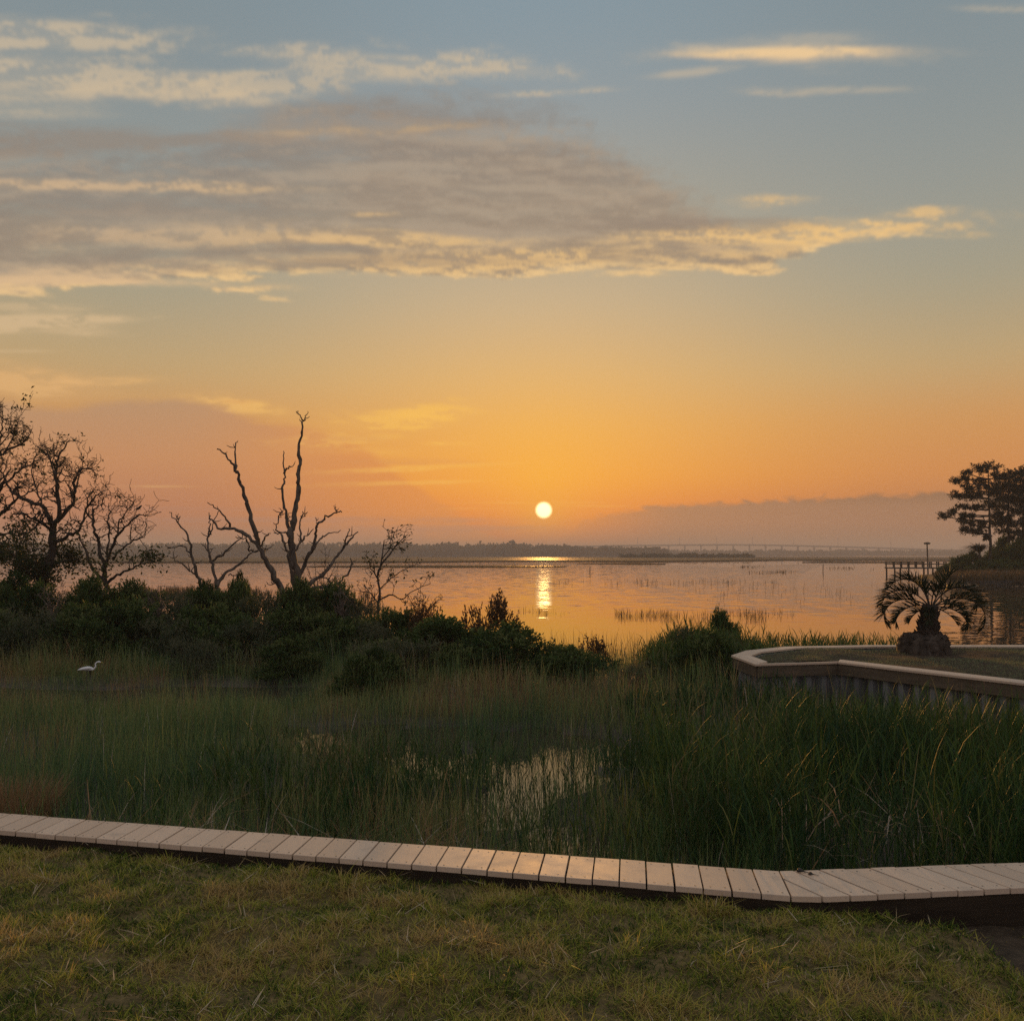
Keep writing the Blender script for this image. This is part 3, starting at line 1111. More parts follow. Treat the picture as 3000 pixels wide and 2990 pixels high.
obj('retaining_wall', bb, M['pile'], pb)


def inside(x, y, poly):
    r = np.zeros(np.shape(x), bool)
    n = len(poly)
    for i in range(n):
        x0, y0 = poly[i]
        x1, y1 = poly[(i + 1) % n]
        c = ((y0 > y) != (y1 > y)) & (x < (x1 - x0) * (y - y0) / (y1 - y0 + 1e-12) + x0)
        r ^= c
    return r


lot_poly = [tuple(p_) for p_ in inward(outer, 0.34)] + [(22.0, float(outer[-1][1])), (22.0, float(outer[0][1]))]


def lot_h(x, y):
    return 0.865 + 0.05 * fbm1(x * 1.1, y * 1.1, 12, 3) - 0.02


bm_ = Buf()
xs = np.arange(2.5, 13.0, 0.16)
ys = np.arange(8.0, 20.5, 0.16)
XX, YY = np.meshgrid(xs, ys)
ZZ = lot_h(XX, YY)
ok = inside(XX, YY, lot_poly)
nx, ny = len(xs), len(ys)
i, j = np.meshgrid(np.arange(ny - 1), np.arange(nx - 1), indexing='ij')
f = np.stack([i * nx + j, i * nx + j + 1, (i + 1) * nx + j + 1, (i + 1) * nx + j], -1).reshape(-1, 4)
keep = ok.ravel()[f].all(1)
bm_.add(np.stack([XX, YY, ZZ], -1).reshape(-1, 3), f[keep])
base = Buf()
cen = [(p_[0], p_[1]) for p_ in lot_poly]
base.ngon([(x_, y_, 0.835) for x_, y_ in cen], [list(range(len(cen)))])
bm_.smooth = True
tag(obj('soil', bm_, M['soil']), 'brown soil of the point of land behind the far bulkhead', None, None, 'structure')
tag(obj('ground', base, M['soil']), 'flat fill of the point of land under its soil', None, None, 'structure')

# ------------------------------------------------------------------ far shores
def land(name, pts, z, label, mat='shore_mud'):
    b = Buf()
    n = len(pts)
    b.ngon([(x_, y_, z) for x_, y_ in pts] + [(x_, y_, -0.6) for x_, y_ in pts],
           [list(range(n))] + [[i, n + i, n + (i + 1) % n, (i + 1) % n] for i in range(n)])
    return tag(obj(name, b, M[mat]), label, None, None, 'structure')


w = lambda px, py: tuple(G(px, py, 0.0)[:2])
land('terrain', [w(2690, 1688), w(2760, 1696), w(2900, 1702), w(3080, 1704), (95, 96), (200, 100), (200, 170), (70, 150), w(2780, 1680)], 0.14,
     'low bank of the shore under the pines')
land('terrain', [(-1400, 1010), (-300, 1040), (40, 1060), (170, 1090), (260, 1300), (250, 1700), (-1400, 1700)], 1.0, 'far wooded shore across the inlet')
land('terrain', [(60, 1320), (600, 1500), (1800, 1700), (2400, 2700), (-1200, 2700), (-1000, 1700)], 0.8, 'farthest shore behind the bridge')

# ================================================================== grasses (uncountable: stuff)
bkx = np.array([backL[0], backB[0], backR[0]])
bky = np.array([backL[1], backB[1], backR[1]])
back_y = lambda x: np.interp(x, bkx, bky)
in_lot = lambda x, y: inside(x, y, [tuple(p_) for p_ in outer] + [(22.0, float(outer[-1][1])), (22.0, float(outer[0][1]))])


def scatter(n, x0, x1, y0, y1, prob=None):
    x, y = RNG.uniform(x0, x1, n), RNG.uniform(y0, y1, n)
    k = (np.abs(x) < 0.5 * y * 1.12 + 1.2)
    x, y = x[k], y[k]
    if prob is not None:
        k = RNG.random(len(x)) < prob(x, y)
        x, y = x[k], y[k]
    return x, y


def with_z(x, y, h):
    return np.stack([x, y, h], -1)


# ---- lawn blades
def lawn_layer(buf, n, x0, x1, y0, y1, hmin, hmax, wmin, wmax, tint0, tint1, flat=0.0):
    x, y = scatter(n, x0, x1, y0, y1, lambda x, y: (y < front_y(x) - 0.015) * (1 - 0.985 * bare(x, y)) * (0.40 + 0.75 * st(fbm1(x * 8, y * 9, 23, 3), 0.25, 0.6)))
    pch = fbm1(x * 2.6, y * 3.4, 21, 4)
    pch2 = fbm1(x * 6, y * 6, 22, 3)
    clump = fbm1(x * 11, y * 11, 24, 2)
    H = RNG.uniform(hmin, hmax, len(x)) * (0.35 + 0.75 * pch2 + 0.55 * clump * clump)
    t = tint0 + (tint1 - tint0) * np.clip(0.45 * (pch - 0.5) * 1.3 + 0.41 + 1.1 * (pch2 - 0.5) + RNG.normal(0, 0.24, len(x)), 0, 1)
    dead = RNG.random(len(x)) < 0.035
    t = np.where(dead, RNG.uniform(0.85, 1.0, len(x)), t)
    buf.blades(with_z(x, y, lawn_h(x, y) - 0.004), H, RNG.uniform(wmin, wmax, len(x)), RNG.uniform(0, 6.283, len(x)),
               RNG.uniform(0.1, 0.9, len(x)) + flat, RNG.uniform(-0.1, 0.9, len(x)), t, 2, 0.45)


lb = Buf()
lawn_layer(lb, 140000, -3.6, 3.6, 3.1, 6.9, 0.024, 0.060, 0.0035, 0.0062, 0.0, 0.80)
lawn_layer(lb, 80000, -3.6, 3.6, 3.1, 6.9, 0.022, 0.05, 0.003, 0.0055, 0.35, 0.86, 0.9)
lawn_layer(lb, 4000, -3.6, 3.6, 3.1, 6.9, 0.06, 0.10, 0.003, 0.005, 0.05, 0.7)
x, y = scatter(3500, -3.6, 3.6, 3.1, 6.9, lambda x, y: (y < front_y(x) - 0.03) * (1 - 0.9 * bare(x, y)) * st(fbm1(x * 3, y * 3, 29), 0.3, 0.7))
lb.blades(with_z(x, y, lawn_h(x, y) + RNG.uniform(0.01, 0.03, len(x))), RNG.uniform(0.02, 0.05, len(x)), RNG.uniform(0.003, 0.006, len(x)), RNG.uniform(0, 6.28, len(x)), RNG.uniform(1.5, 3.0, len(x)), 0.1, RNG.uniform(0.85, 1.0, len(x)), 2, 0.3)
tag(obj('lawn_grass', lb, M['lawn']), 'short patchy green and brown lawn grass in front', 'grass', None, 'stuff')


# ---- marsh: fine cordgrass on the left and at the back, thinner in the flooded middle
def marsh_prob(x, y):
    left = sm(-x, 0.4, 2.2)
    k = 0.42 + 0.58 * left
    k = np.maximum(k, 1.3 * gauss(x, y, -0.3, 16.0, 3.8, 2.2))
    k = np.maximum(k, 1.0 * sm(x, -3.0, -2.0) * (1 - sm(x, 1.8, 2.6)) * (1 - sm(y, 15.0, 16.0)))
    k = k * (1 - 0.62 * pools(x, y))
    k = k * (1 - 0.97 * np.exp(-((y - 18.1 - 0.25 * np.sin(x)) / 1.45) ** 2) * sm(-x, 2.6, 4.6))          # the open creek by the egret
    k = k * sm(y - back_y(x), 0.3, 0.8) * (0.35 + 0.75 * fbm1(x * 0.7, y * 0.7, 32))
    k = k * (1 - sm(y, 21, 24))
    return k * ~in_lot(x, y)


def marsh_layer(buf, n, hmin, hmax, wmin, wmax, seed, prob=marsh_prob, box=(-13, 8, 6.0, 24), lo=0.15, hi=0.85):
    x, y = scatter(n, *box, prob)
    z = np.maximum(marsh_h(x, y), -0.12)
    pch = fbm1(x * 0.55, y * 0.55, seed, 4)
    red = np.clip(sm(y, 10.5, 14.0) * 0.30 + (pch - 0.5) * 1.5 - 0.25 * sm(-y, -9.5, -7.5), 0, 1)
    t = np.clip(lo + (hi - lo) * red + 0.35 * (fbm1(x * 2.2, y * 1.6, seed + 9, 3) - 0.5) + RNG.normal(0, 0.13, len(x)), 0.02, 0.93)
    t = np.where(RNG.random(len(x)) < 0.008, RNG.uniform(0.95, 1, len(x)), t)
    H = RNG.uniform(hmin, hmax, len(x)) * (0.62 + 0.62 * fbm1(x * 1.3, y * 1.3, seed + 5, 3))
    H = np.minimum(H, np.interp(y, [6, 8.5, 10, 14], [0.55, 0.66, 0.9, 1.0]))
    H = H * (1 - 0.48 * sm(x, -3.6, -2.6) * (1 - sm(x, 1.8, 2.4)) * sm(y, 9.0, 10.0) * (1 - sm(y, 13.0, 14.0)))
    H = H * (1 - 0.55 * sm(-x, 2.5, 4.0) * sm(y, 15.0, 16.5) * (1 - sm(y, 19.5, 20.5)))
    buf.blades(with_z(x, y, z), H, RNG.uniform(wmin, wmax, len(x)), RNG.uniform(0, 6.283, len(x)),
               RNG.uniform(0.0, 0.22, len(x)), RNG.normal(0.12, 0.12, len(x)), t, 3, 0.3)


mb = Buf()
marsh_layer(mb, 190000, 0.32, 0.58, 0.004, 0.007, 41)
marsh_layer(mb, 40000, 0.55, 0.85, 0.005, 0.009, 44)
tag(obj('cordgrass', mb, M['marsh']), 'green and rust brown cordgrass filling the marsh behind the front bulkhead', 'marsh grass', None, 'stuff')


# ---- leafy reeds: stems with arching leaves
def reeds(buf, x, y, z, H, t, leaves=6, wl=0.0085, lean=0.08):
    n = len(x)
    az = RNG.uniform(0, 6.283, n)
    ln = RNG.uniform(0, lean * 2, n)
    base = with_z(x, y, z)
    buf.blades(base, H, 0.007, az, ln, 0.03, np.clip(t + 0.1, 0, 1), 2, 0.0)
    for k in range(leaves):
        f = RNG.uniform(0.22, 0.95, n)
        b0 = base + np.stack([np.cos(az) * H * ln * f, np.sin(az) * H * ln * f, H * f], -1)
        a2 = az + k * 2.4 + RNG.uniform(-0.8, 0.8, n)
        ll = H * RNG.uniform(0.22, 0.42, n)
        buf.blades(b0, ll, RNG.uniform(0.7, 1.2, n) * wl, a2, RNG.uniform(0.08, 0.42, n), RNG.uniform(0.02, 0.55, n),
                   np.clip(t + RNG.normal(0, 0.12, n), 0, 0.9), 3, 0.45)


rb = Buf()


def reed_prob(x, y):
    k = sm(x, 0.9, 2.0) * sm(-y, -12.6, -10.6) * sm(y - back_y(x), 0.5, 0.9)
    k = k + 0.30 * gauss(x, y, -1.0, 10.4, 1.6, 1.6) + 0.28 * gauss(x, y, 0.5, 11.4, 1.3, 1.0) + 0.42 * gauss(x, y, -1.9, 9.0, 1.2, 1.4) + 0.36 * gauss(x, y, 0.8, 8.2, 0.9, 0.8)
    return np.clip(k, 0, 1) * (1 - 0.8 * pools(x, y)) * (0.12 + 1.1 * st(fbm1(x * 1.4, y * 1.4, 51), 0.2, 0.75)) * ~in_lot(x, y)


x, y = scatter(21000, -3.6, 8.0, 6.0, 14.0, reed_prob)
Ht = np.where(x > 1.2, RNG.uniform(0.70, 1.12, len(x)) * np.interp(y, [7, 9, 12], [1.02, 0.96, 0.78]), RNG.uniform(0.46, 0.86, len(x)))
Ht = Ht * np.interp(x, [0.9, 1.7, 2.6], [0.78, 0.9, 1.0]) * (0.86 + 0.22 * fbm1(x * 1.6, y * 1.6, 53))
Ht = np.where((x < 1.3) & (y < 10.5), np.minimum(Ht, np.interp(y, [6.5, 8.5, 10.5], [0.55, 0.72, 0.9])), Ht)
reeds(rb, x, y, np.maximum(marsh_h(x, y), -0.1), Ht, np.clip(RNG.normal(0.42, 0.16, len(x)) + 0.4 * (fbm1(x, y, 52) - 0.5), 0.02, 0.9))
x, y = scatter(900, 1.6, 4.2, 12.6, 15.4, lambda x, y: (0.25 + 0.75 * fbm1(x * 1.4, y * 1.4, 56)) * ~in_lot(x, y) * sm(y + 0.9 * x, 15.4, 16.4))
reeds(rb, x, y, np.maximum(marsh_h(x, y), -0.05), RNG.uniform(0.3, 0.55, len(x)), np.clip(RNG.normal(0.3, 0.14, len(x)), 0, 0.9), 5, 0.014)
tag(obj('reed_bed', rb, M['reed']), 'tall dark green reeds standing behind the bend of the front bulkhead', 'reeds', None, 'stuff')

# reeds at the back edge, against the water
rb = Buf()
x, y = scatter(3600, 3.2, 9.6, 19.8, 23.5, lambda x, y: (0.3 + 0.7 * fbm1(x * 0.9, y, 55)) * ~in_lot(x, y) * sm(-x, -9.4, -8.0))
reeds(rb, x, y, np.maximum(marsh_h(x, y), -0.1), RNG.uniform(0.45, 0.85, len(x)), np.clip(RNG.normal(0.5, 0.15, len(x)), 0, 0.9), 4, 0.018)
x, y = scatter(3600, 2.4, 5.2, 17.0, 20.8, lambda x, y: gauss(x, y, 3.7, 19.2, 1.1, 1.5) * ~in_lot(x, y))
reeds(rb, x, y, np.maximum(marsh_h(x, y), -0.05), RNG.uniform(0.35, 0.65, len(x)), np.clip(RNG.normal(0.6, 0.12, len(x)), 0, 0.9), 5, 0.018)
tag(obj('reed_bed', rb, M['reed']), 'green reeds at the water edge left of the palm', 'reeds', None, 'stuff')

# dry stems in the gap in front of the sun's reflection
sb = Buf()
x, y = scatter(1500, -2.2, 4.0, 20.0, 26.0, lambda x, y: 0.3 + 0.7 * fbm1(x * 0.8, y * 0.8, 57))
sb.blades(with_z(x, y, np.full(len(x), -0.1)), RNG.uniform(0.4, 0.95, len(x)), RNG.uniform(0.008, 0.013, len(x)), RNG.uniform(0, 6.28, len(x)),
          RNG.uniform(0, 0.25, len(x)), RNG.normal(0.1, 0.12, len(x)), RNG.uniform(0.3, 0.9, len(x)), 3, 0.3)
tag(obj('dry_reeds', sb, M['far_marsh']), 'thin dry stems in the gap below the reflected sun', 'reeds', None, 'stuff')


# thin standing stems out in the water, and low islands of grass
def stems(name, label, spans, w, hmin, hmax):
    b = Buf()
    for (px0, px1, py0, py1, n) in spans:
        px, py = RNG.uniform(px0, px1, n), py0 + (py1 - py0) * RNG.beta(2, 2, n)
        cl = fbm1(px / 60, py / 8, 60, 3)
        k = RNG.random(n) < sm(cl, 0.3, 0.7)
        pos = np.array([G(a, c, 0.0) for a, c in zip(px[k], py[k])])
        pos[:, 2] -= 0.05
        d = pos[:, 1]
        n2 = len(pos)
        b.blades(pos, RNG.uniform(hmin, hmax, n2), w * d / 45, RNG.uniform(0, 6.28, n2), RNG.uniform(0, 0.3, n2), RNG.normal(0.1, 0.15, n2), RNG.random(n2), 2, 0.3)
    return tag(obj(name, b, M['far_marsh']), label, 'marsh grass', None, 'stuff')


stems('water_reeds', 'row of sparse thin stems standing out in the open water', [(1600, 2280, 1700, 1716, 420), (2000, 2660, 1712, 1760, 330), (2260, 2640, 1745, 1775, 60)], 0.011, 0.15, 0.6)
stems('grass_islet', 'low brown grass islet just right of the sun reflection, facing a longer one', [(1440, 1690, 1786, 1800, 420)], 0.016, 0.06, 0.36)
stems('grass_islet', 'long low brown grass islet in the water right of centre', [(1800, 2010, 1794, 1812, 520), (1950, 2280, 1796, 1820, 420), (2100, 2330, 1786, 1812, 160), (1990, 2240, 1815, 1830, 130)], 0.014, 0.06, 0.45)
stems('grass_islet', 'tiny dark grass tufts far out in the water before the bridge', [(2170, 2240, 1658, 1664, 120), (2260, 2360, 1673, 1678, 60), (2420, 2560, 1661, 1668, 120), (2190, 2330, 1676, 1679, 70)], 0.02, 0.2, 0.5)
stems('reed_band', 'rust brown band of marsh grass in the water behind the dead trees', [(380, 760, 1728, 1752, 2600), (760, 1100, 1738, 1752, 500)], 0.022, 0.3, 0.62)


# ---- far marsh islands: strips of grass on the water towards the horizon
def marsh_island(pts, label, hgt=0.55, n=9000):
    b = Buf()
    P2 = [tuple(G(px, py, 0.0)[:2]) for px, py in pts]
    k = len(P2)
    b.ngon([(x_, y_, hgt * 0.55) for x_, y_ in P2] + [(x_, y_, -0.1) for x_, y_ in P2], [list(range(k))] + [[i, k + i, k + (i + 1) % k, (i + 1) % k] for i in range(k)], 0.4)
    xs_, ys_ = [q_[0] for q_ in P2], [q_[1] for q_ in P2]
    x, y = RNG.uniform(min(xs_), max(xs_), n), RNG.uniform(min(ys_), max(ys_), n)
    ok = inside(x, y, P2)
    x, y = x[ok], y[ok]
    b.blades(with_z(x, y, np.zeros(len(x))), RNG.uniform(0.7, 1.25, len(x)) * hgt, 0.05 * y / 40, RNG.uniform(0, 6.28, len(x)), 0.1, 0.1, RNG.random(len(x)), 1, 0.2)
    return tag(obj('marsh_island', b, M['far_marsh']), label, 'marsh', None, 'stuff')


marsh_island([(-300, 1646), (300, 1648), (760, 1648), (1240, 1647), (1400, 1645), (1560, 1643.5), (1900, 1646), (2100, 1644), (2300, 1641), (2300, 1633), (1800, 1633.5), (1200, 1633), (600, 1633), (-300, 1633)],
             'long dark marsh island below the far tree line', 0.62, 12000)
marsh_island([(2200, 1640), (2420, 1642), (2700, 1641), (2900, 1643), (3200, 1643), (3200, 1633), (2200, 1633)], 'pale marsh flat below the bridge', 0.55, 8000)
marsh_island([(900, 1660), (1250, 1662), (1560, 1661), (1660, 1659.5), (1500, 1657.5), (1100, 1657)], 'thin low marsh strip just in front of the long island', 0.22, 5000)
marsh_island([(1690, 1651), (1850, 1653), (1950, 1652.5), (1860, 1649.8)], 'small marsh strip right of the sun reflection at the far shore', 0.22, 1500)
marsh_island([(2350, 1647.5), (2700, 1648.5), (2700, 1646.5), (2400, 1646.2)], 'thin dark marsh line far out left of the dock', 0.3, 1500)

# ================================================================== shrubs
def bush_mesh(name, n, rx, ry, rz, size, aspect, tint, spread=1.0, sub=16, seed=0):
    """foliage of a bush: leafy twigs in rounded clumps with gaps between them"""
    r = np.random.default_rng(seed)
    b = Buf()
    cs = []
    for k in range(sub):
        a = r.uniform(0, 6.283)
        h = r.uniform(0.0, 1.0) ** 1.15
        q_ = math.sqrt(max(0.0, 1 - h * h)) * r.uniform(0.45, 1.0)
        cs.append((math.cos(a) * q_ * rx, math.sin(a) * q_ * ry, h * rz * r.uniform(0.75, 1.0)))
    cs = np.array(cs)
    tw = n // 9                                           # twigs of nine leaves, upswept
    ci = r.integers(0, sub, tw)
    d = r.normal(size=(tw, 3))
    d[:, 2] = np.abs(d[:, 2]) * 0.9
    d /= np.linalg.norm(d, axis=1, keepdims=True)
    rad = 0.27 * min(rx, rz) * r.uniform(0.3, 1.05, tw) ** 0.7 * r.uniform(0.7, 1.3, sub)[ci]
    p0 = cs[ci] + d * rad[:, None]
    p0[:, 2] = np.maximum(p0[:, 2], 0.02)
    tip = d * 0.5 + np.array((0, 0, 0.8)) + r.normal(size=(tw, 3)) * 0.25
    tip /= np.linalg.norm(tip, axis=1, keepdims=True)
    ctint = r.uniform(0, 1, sub)
    for k in range(9):
        c = p0 + tip * (k / 9 * size * 2.2)[..., None] if np.ndim(size) else p0 + tip * (k / 9 * size * 2.2)
        dd = tip * 0.6 + r.normal(size=(tw, 3)) * 0.6
        dd[:, 2] += 0.25
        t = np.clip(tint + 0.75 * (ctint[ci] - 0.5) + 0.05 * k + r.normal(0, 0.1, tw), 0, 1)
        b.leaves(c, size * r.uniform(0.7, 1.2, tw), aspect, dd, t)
    sh = 34                                               # longer shoots standing out of the crown
    a = r.uniform(0, 6.283, sh)
    q_ = np.sqrt(r.random(sh)) * 0.75
    p0 = np.stack([np.cos(a) * q_ * rx, np.sin(a) * q_ * ry, np.sqrt(np.maximum(0.05, 1 - q_ * q_)) * rz * 0.86], -1)
    dv = np.stack([np.cos(a) * 0.35, np.sin(a) * 0.35, np.ones(sh)], -1) + r.normal(size=(sh, 3)) * 0.2
    ln = r.uniform(0.10, 0.26, sh)
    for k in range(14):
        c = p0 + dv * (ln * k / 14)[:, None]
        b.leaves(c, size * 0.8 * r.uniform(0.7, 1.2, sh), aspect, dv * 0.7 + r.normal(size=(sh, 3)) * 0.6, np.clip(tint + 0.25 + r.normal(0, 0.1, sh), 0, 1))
    return b.mesh(name)


def stem_mesh(rx, ry, rz, n, seed, r0=0.02):
    r = np.random.default_rng(seed)
    b = Buf()
    for k in range(n):
        a = r.uniform(0, 6.28)
        q_ = r.uniform(0.2, 0.85)
        e = np.array((math.cos(a) * rx * q_, math.sin(a) * ry * q_, rz * r.uniform(0.6, 0.95)))
        m1 = e * 0.5 + r.normal(size=3) * 0.05
        m1[2] = e[2] * 0.45
        b.tube([(e[0] * 0.1, e[1] * 0.1, -0.1), m1, e], [r0, r0 * 0.7, r0 * 0.3], 5)
    return b.mesh('stems')


bush_kinds = []
for k in range(5):
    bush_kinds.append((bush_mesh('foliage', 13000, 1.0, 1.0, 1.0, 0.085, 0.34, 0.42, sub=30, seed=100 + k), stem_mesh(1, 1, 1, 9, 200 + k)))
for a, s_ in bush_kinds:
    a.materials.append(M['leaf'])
    s_.materials.append(M['bark'])
grey_kinds = []
for k in range(3):
    grey_kinds.append((bush_mesh('foliage', 6500, 1.0, 1.0, 1.0, 0.060, 0.26, 0.5, sub=26, seed=160 + k), stem_mesh(1, 1, 1, 26, 260 + k, 0.012)))
for a, s_ in grey_kinds:
    a.materials.append(M['grey_leaf'])
    s_.materials.append(M['bark'])
rust_kind = (bush_mesh('foliage', 2600, 1.0, 1.0, 1.0, 0.085, 0.4, 0.5, sub=22, seed=131), stem_mesh(1, 1, 1, 12, 231))
rust_kind[0].materials.append(M['red_leaf'])
rust_kind[1].materials.append(M['bark'])


def bush(px, top, d, r, label, kind=0, group=None, z0=None, name='shrub', ks=bush_kinds, squash=1.0):
    """a bush whose crown reaches the photo height `top` at distance d, r wide"""
    t = P(px, top, d)
    zb = float(marsh_h(t[0], t[1])) if z0 is None else z0
    zb = max(zb, -0.05)
    k = ks[kind % len(ks)]
    o = thing(name, label, 'shrub', (t[0], t[1], zb), group)
    o.rotation_euler.z = random.uniform(0, 6.28)
    o.scale = (r, r * random.uniform(0.85, 1.1), (t[2] - zb) * 0.98)
    for nm, me in zip(('foliage', 'stems'), k):
        c = bpy.data.objects.new(nm, me)
        if nm == 'stems':
            c['kind'] = 'stuff'
        COL.objects.link(c)
        c.parent = o
    return o


G1 = 'green shrubs on the bank under the bare trees'
ridge = [(-60, 1728, 27, 1.5, 'green shrub on the bank cut by the left edge of the photo'), (60, 1722, 25.5, 1.1, 'green shrub on the crest just left of the thick oak trunk'),
         (170, 1752, 26.5, 1.1, 'green shrub on the crest just right of the thick oak trunk'), (275, 1730, 25.5, 1.0, 'green shrub hiding the foot of the small crooked oak'),
         (390, 1745, 26.5, 1.1, 'green shrub on the crest below the leafy limb of the crooked oak'), (500, 1758, 25, 1.0, 'green shrub on the crest between the crooked oak and the dead trees'),
         (600, 1738, 26.5, 1.0, 'green shrub at the foot of the slender leftmost dead tree'), (690, 1728, 27.5, 0.85, 'green shrub right of the low forking dead tree'),
         (760, 1755, 26, 0.95, 'green shrub left of the foot of the leaning dead tree'), (880, 1742, 26.5, 0.95, 'green shrub in front of the foot of the tallest dead tree'),
         (985, 1736, 26.5, 0.85, 'green shrub just right of the tallest dead tree'), (1070, 1778, 25.5, 0.95, 'green shrub just left of the small sparse leafy tree'),
         (1150, 1802, 24, 0.9, 'green shrub just right of the foot of the small sparse leafy tree')]
front = [(-30, 1808, 22.8, 1.3, 'lower shrub at the left edge above the creek'), (110, 1785, 22.6, 1.2, 'lower dark shrub straight behind the egret tail'), (240, 1812, 22.2, 1.1, 'lower dark shrub straight behind the egret'),
         (370, 1782, 22.8, 1.2, 'lower dark shrub just right of the one behind the egret'), (500, 1812, 22.3, 1.15, 'lower dark shrub below the gap left of the dead trees'),
         (620, 1790, 22.8, 1.15, 'lower dark shrub below the two smaller dead trees'), (740, 1828, 22.2, 1.1, 'lower dark shrub below the leaning dead tree'),
         (860, 1812, 22.6, 1.1, 'lower dark shrub straight below the tallest dead tree'), (970, 1822, 22.4, 1.0, 'lower dark shrub below the right limbs of the tallest dead tree'),
         (1070, 1832, 22.2, 0.95, 'lower dark shrub below the small sparse leafy tree'), (560, 1868, 20.6, 0.75, 'small low shrub at the creek bank, right of the egret'),
         (860, 1880, 20.6, 0.8, 'small low shrub at the end of the creek, left of the middle thicket')]
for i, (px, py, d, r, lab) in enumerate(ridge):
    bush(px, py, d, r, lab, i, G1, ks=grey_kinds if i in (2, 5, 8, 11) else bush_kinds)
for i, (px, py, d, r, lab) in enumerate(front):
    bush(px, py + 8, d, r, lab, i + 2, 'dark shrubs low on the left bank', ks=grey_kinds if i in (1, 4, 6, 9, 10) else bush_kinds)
bush(700, 1712, 28.2, 0.42, 'upright bright green shrub at the foot of the forked dead tree', 1)
bush(1300, 1842, 19.5, 1.45, 'broad round dark shrub at the middle of the marsh edge, below the rusty bush', 3)
bush(1180, 1880, 18.4, 1.1, 'low spreading shrub at the left end of the middle thicket', 0, ks=grey_kinds)
bush(1480, 1864, 19.0, 1.25, 'dark shrub just left of the sun reflection in the middle thicket', 4)
bush(1630, 1908, 18.4, 1.0, 'low dark shrub right under the sun reflection', 2)
bush(1090, 1925, 17.3, 0.6, 'small olive shrub at the near left foot of the middle thicket', 1)
bush(1895, 1945, 17.6, 0.7, 'small dark shrub in the dip right of the sun reflection', 0, ks=grey_kinds)
bush(2000, 1850, 19.6, 0.6, 'green shrub left of the reed bed by the tip of the point', 2, ks=grey_kinds)
bush(2110, 1818, 20.6, 0.5, 'tall leafy sprig of a shrub standing above the reeds near the point', 3)
bush(2080, 1880, 18.2, 0.75, 'broad green shrub at the foot of the bulkhead tip', 4)
bush(1440, 1782, 22.5, 0.85, 'sparse rusty leaved shrub against the bright water left of the sun reflection', 0, name='rusty_shrub', ks=[rust_kind])
bush(1250, 1800, 23.5, 0.7, 'dark rusty bush behind the middle thicket, right of the small leafy tree', 0, name='rusty_shrub', ks=[rust_kind])
bush(1730, 1888, 20.2, 0.5, 'narrow rusty bush right of the sun reflection at the water edge', 0, name='rusty_shrub', ks=[rust_kind])

# reddish tussock at the left edge
tb = Buf()
n = 2600
c0 = P(30, 2330, 9.0)
a = RNG.uniform(0, 6.28, n)
rr = 0.28 * np.sqrt(RNG.random(n))
tb.blades(with_z(c0[0] + np.cos(a) * rr, c0[1] + np.sin(a) * rr, np.full(n, 0.05)), RNG.uniform(0.3, 0.62, n), RNG.uniform(0.003, 0.006, n), a + RNG.normal(0, 0.5, n), RNG.uniform(0.05, 0.45, n), RNG.uniform(0, 0.4, n), np.clip(RNG.normal(0.84, 0.06, n), 0.6, 0.95), 3, 0.3)
tag(obj('grass_tussock', tb, M['marsh'], loc=(float(c0[0]), float(c0[1]), 0.0)), 'rust brown tussock of fine grass at the left edge behind the bulkhead', 'grass')

# broken pale reed litter behind the cap
lb2 = Buf()
n = 900
x, y = RNG.uniform(-3.6, -0.2, n), RNG.uniform(6.6, 8.4, n)
ok = y > back_y(x) + 0.25
x, y = x[ok], y[ok]
n = len(x)
lb2.blades(with_z(x, y, np.maximum(marsh_h(x, y), 0) + RNG.uniform(0.02, 0.2, n)), RNG.uniform(0.15, 0.4, n), RNG.uniform(0.006, 0.013, n), RNG.uniform(0, 6.28, n), RNG.uniform(1.2, 3.5, n) * 0.6, RNG.uniform(-0.3, 0.5, n), RNG.uniform(0.72, 1.0, n), 3, 0.6)
x, y = RNG.uniform(1.8, 4.6, 160), RNG.uniform(6.6, 8.0, 160)
lb2.blades(with_z(x, y, RNG.uniform(0.2, 0.7, 160)), RNG.uniform(0.15, 0.4, 160), RNG.uniform(0.006, 0.012, 160), RNG.uniform(0, 6.28, 160), RNG.uniform(0.2, 1.2, 160), RNG.uniform(-0.3, 0.9, 160), RNG.uniform(0.8, 1.0, 160), 3, 0.6)
tag(obj('reed_litter', lb2, M['marsh']), 'broken pale reed stalks lying behind the front bulkhead', 'litter', None, 'stuff')

# thin turf on the point of land
lt = Buf()
x, y = scatter(60000, 3.4, 12, 12.0, 19.5, lambda x, y: inside(x, y, lot_poly) * sm(fbm1(x * 0.8, y * 1.0, 71), 0.30, 0.62))
lt.blades(with_z(x, y, lot_h(x, y) - 0.003), RNG.uniform(0.02, 0.05, len(x)), 0.006, RNG.uniform(0, 6.28, len(x)), RNG.uniform(0.1, 0.8, len(x)), RNG.uniform(0, 0.6, len(x)), np.clip(RNG.normal(0.42, 0.2, len(x)), 0, 1), 2, 0.4)
tag(obj('lawn_grass', lt, M['dull_turf']), 'thin patchy turf on the point round the palm', 'grass', None, 'stuff')


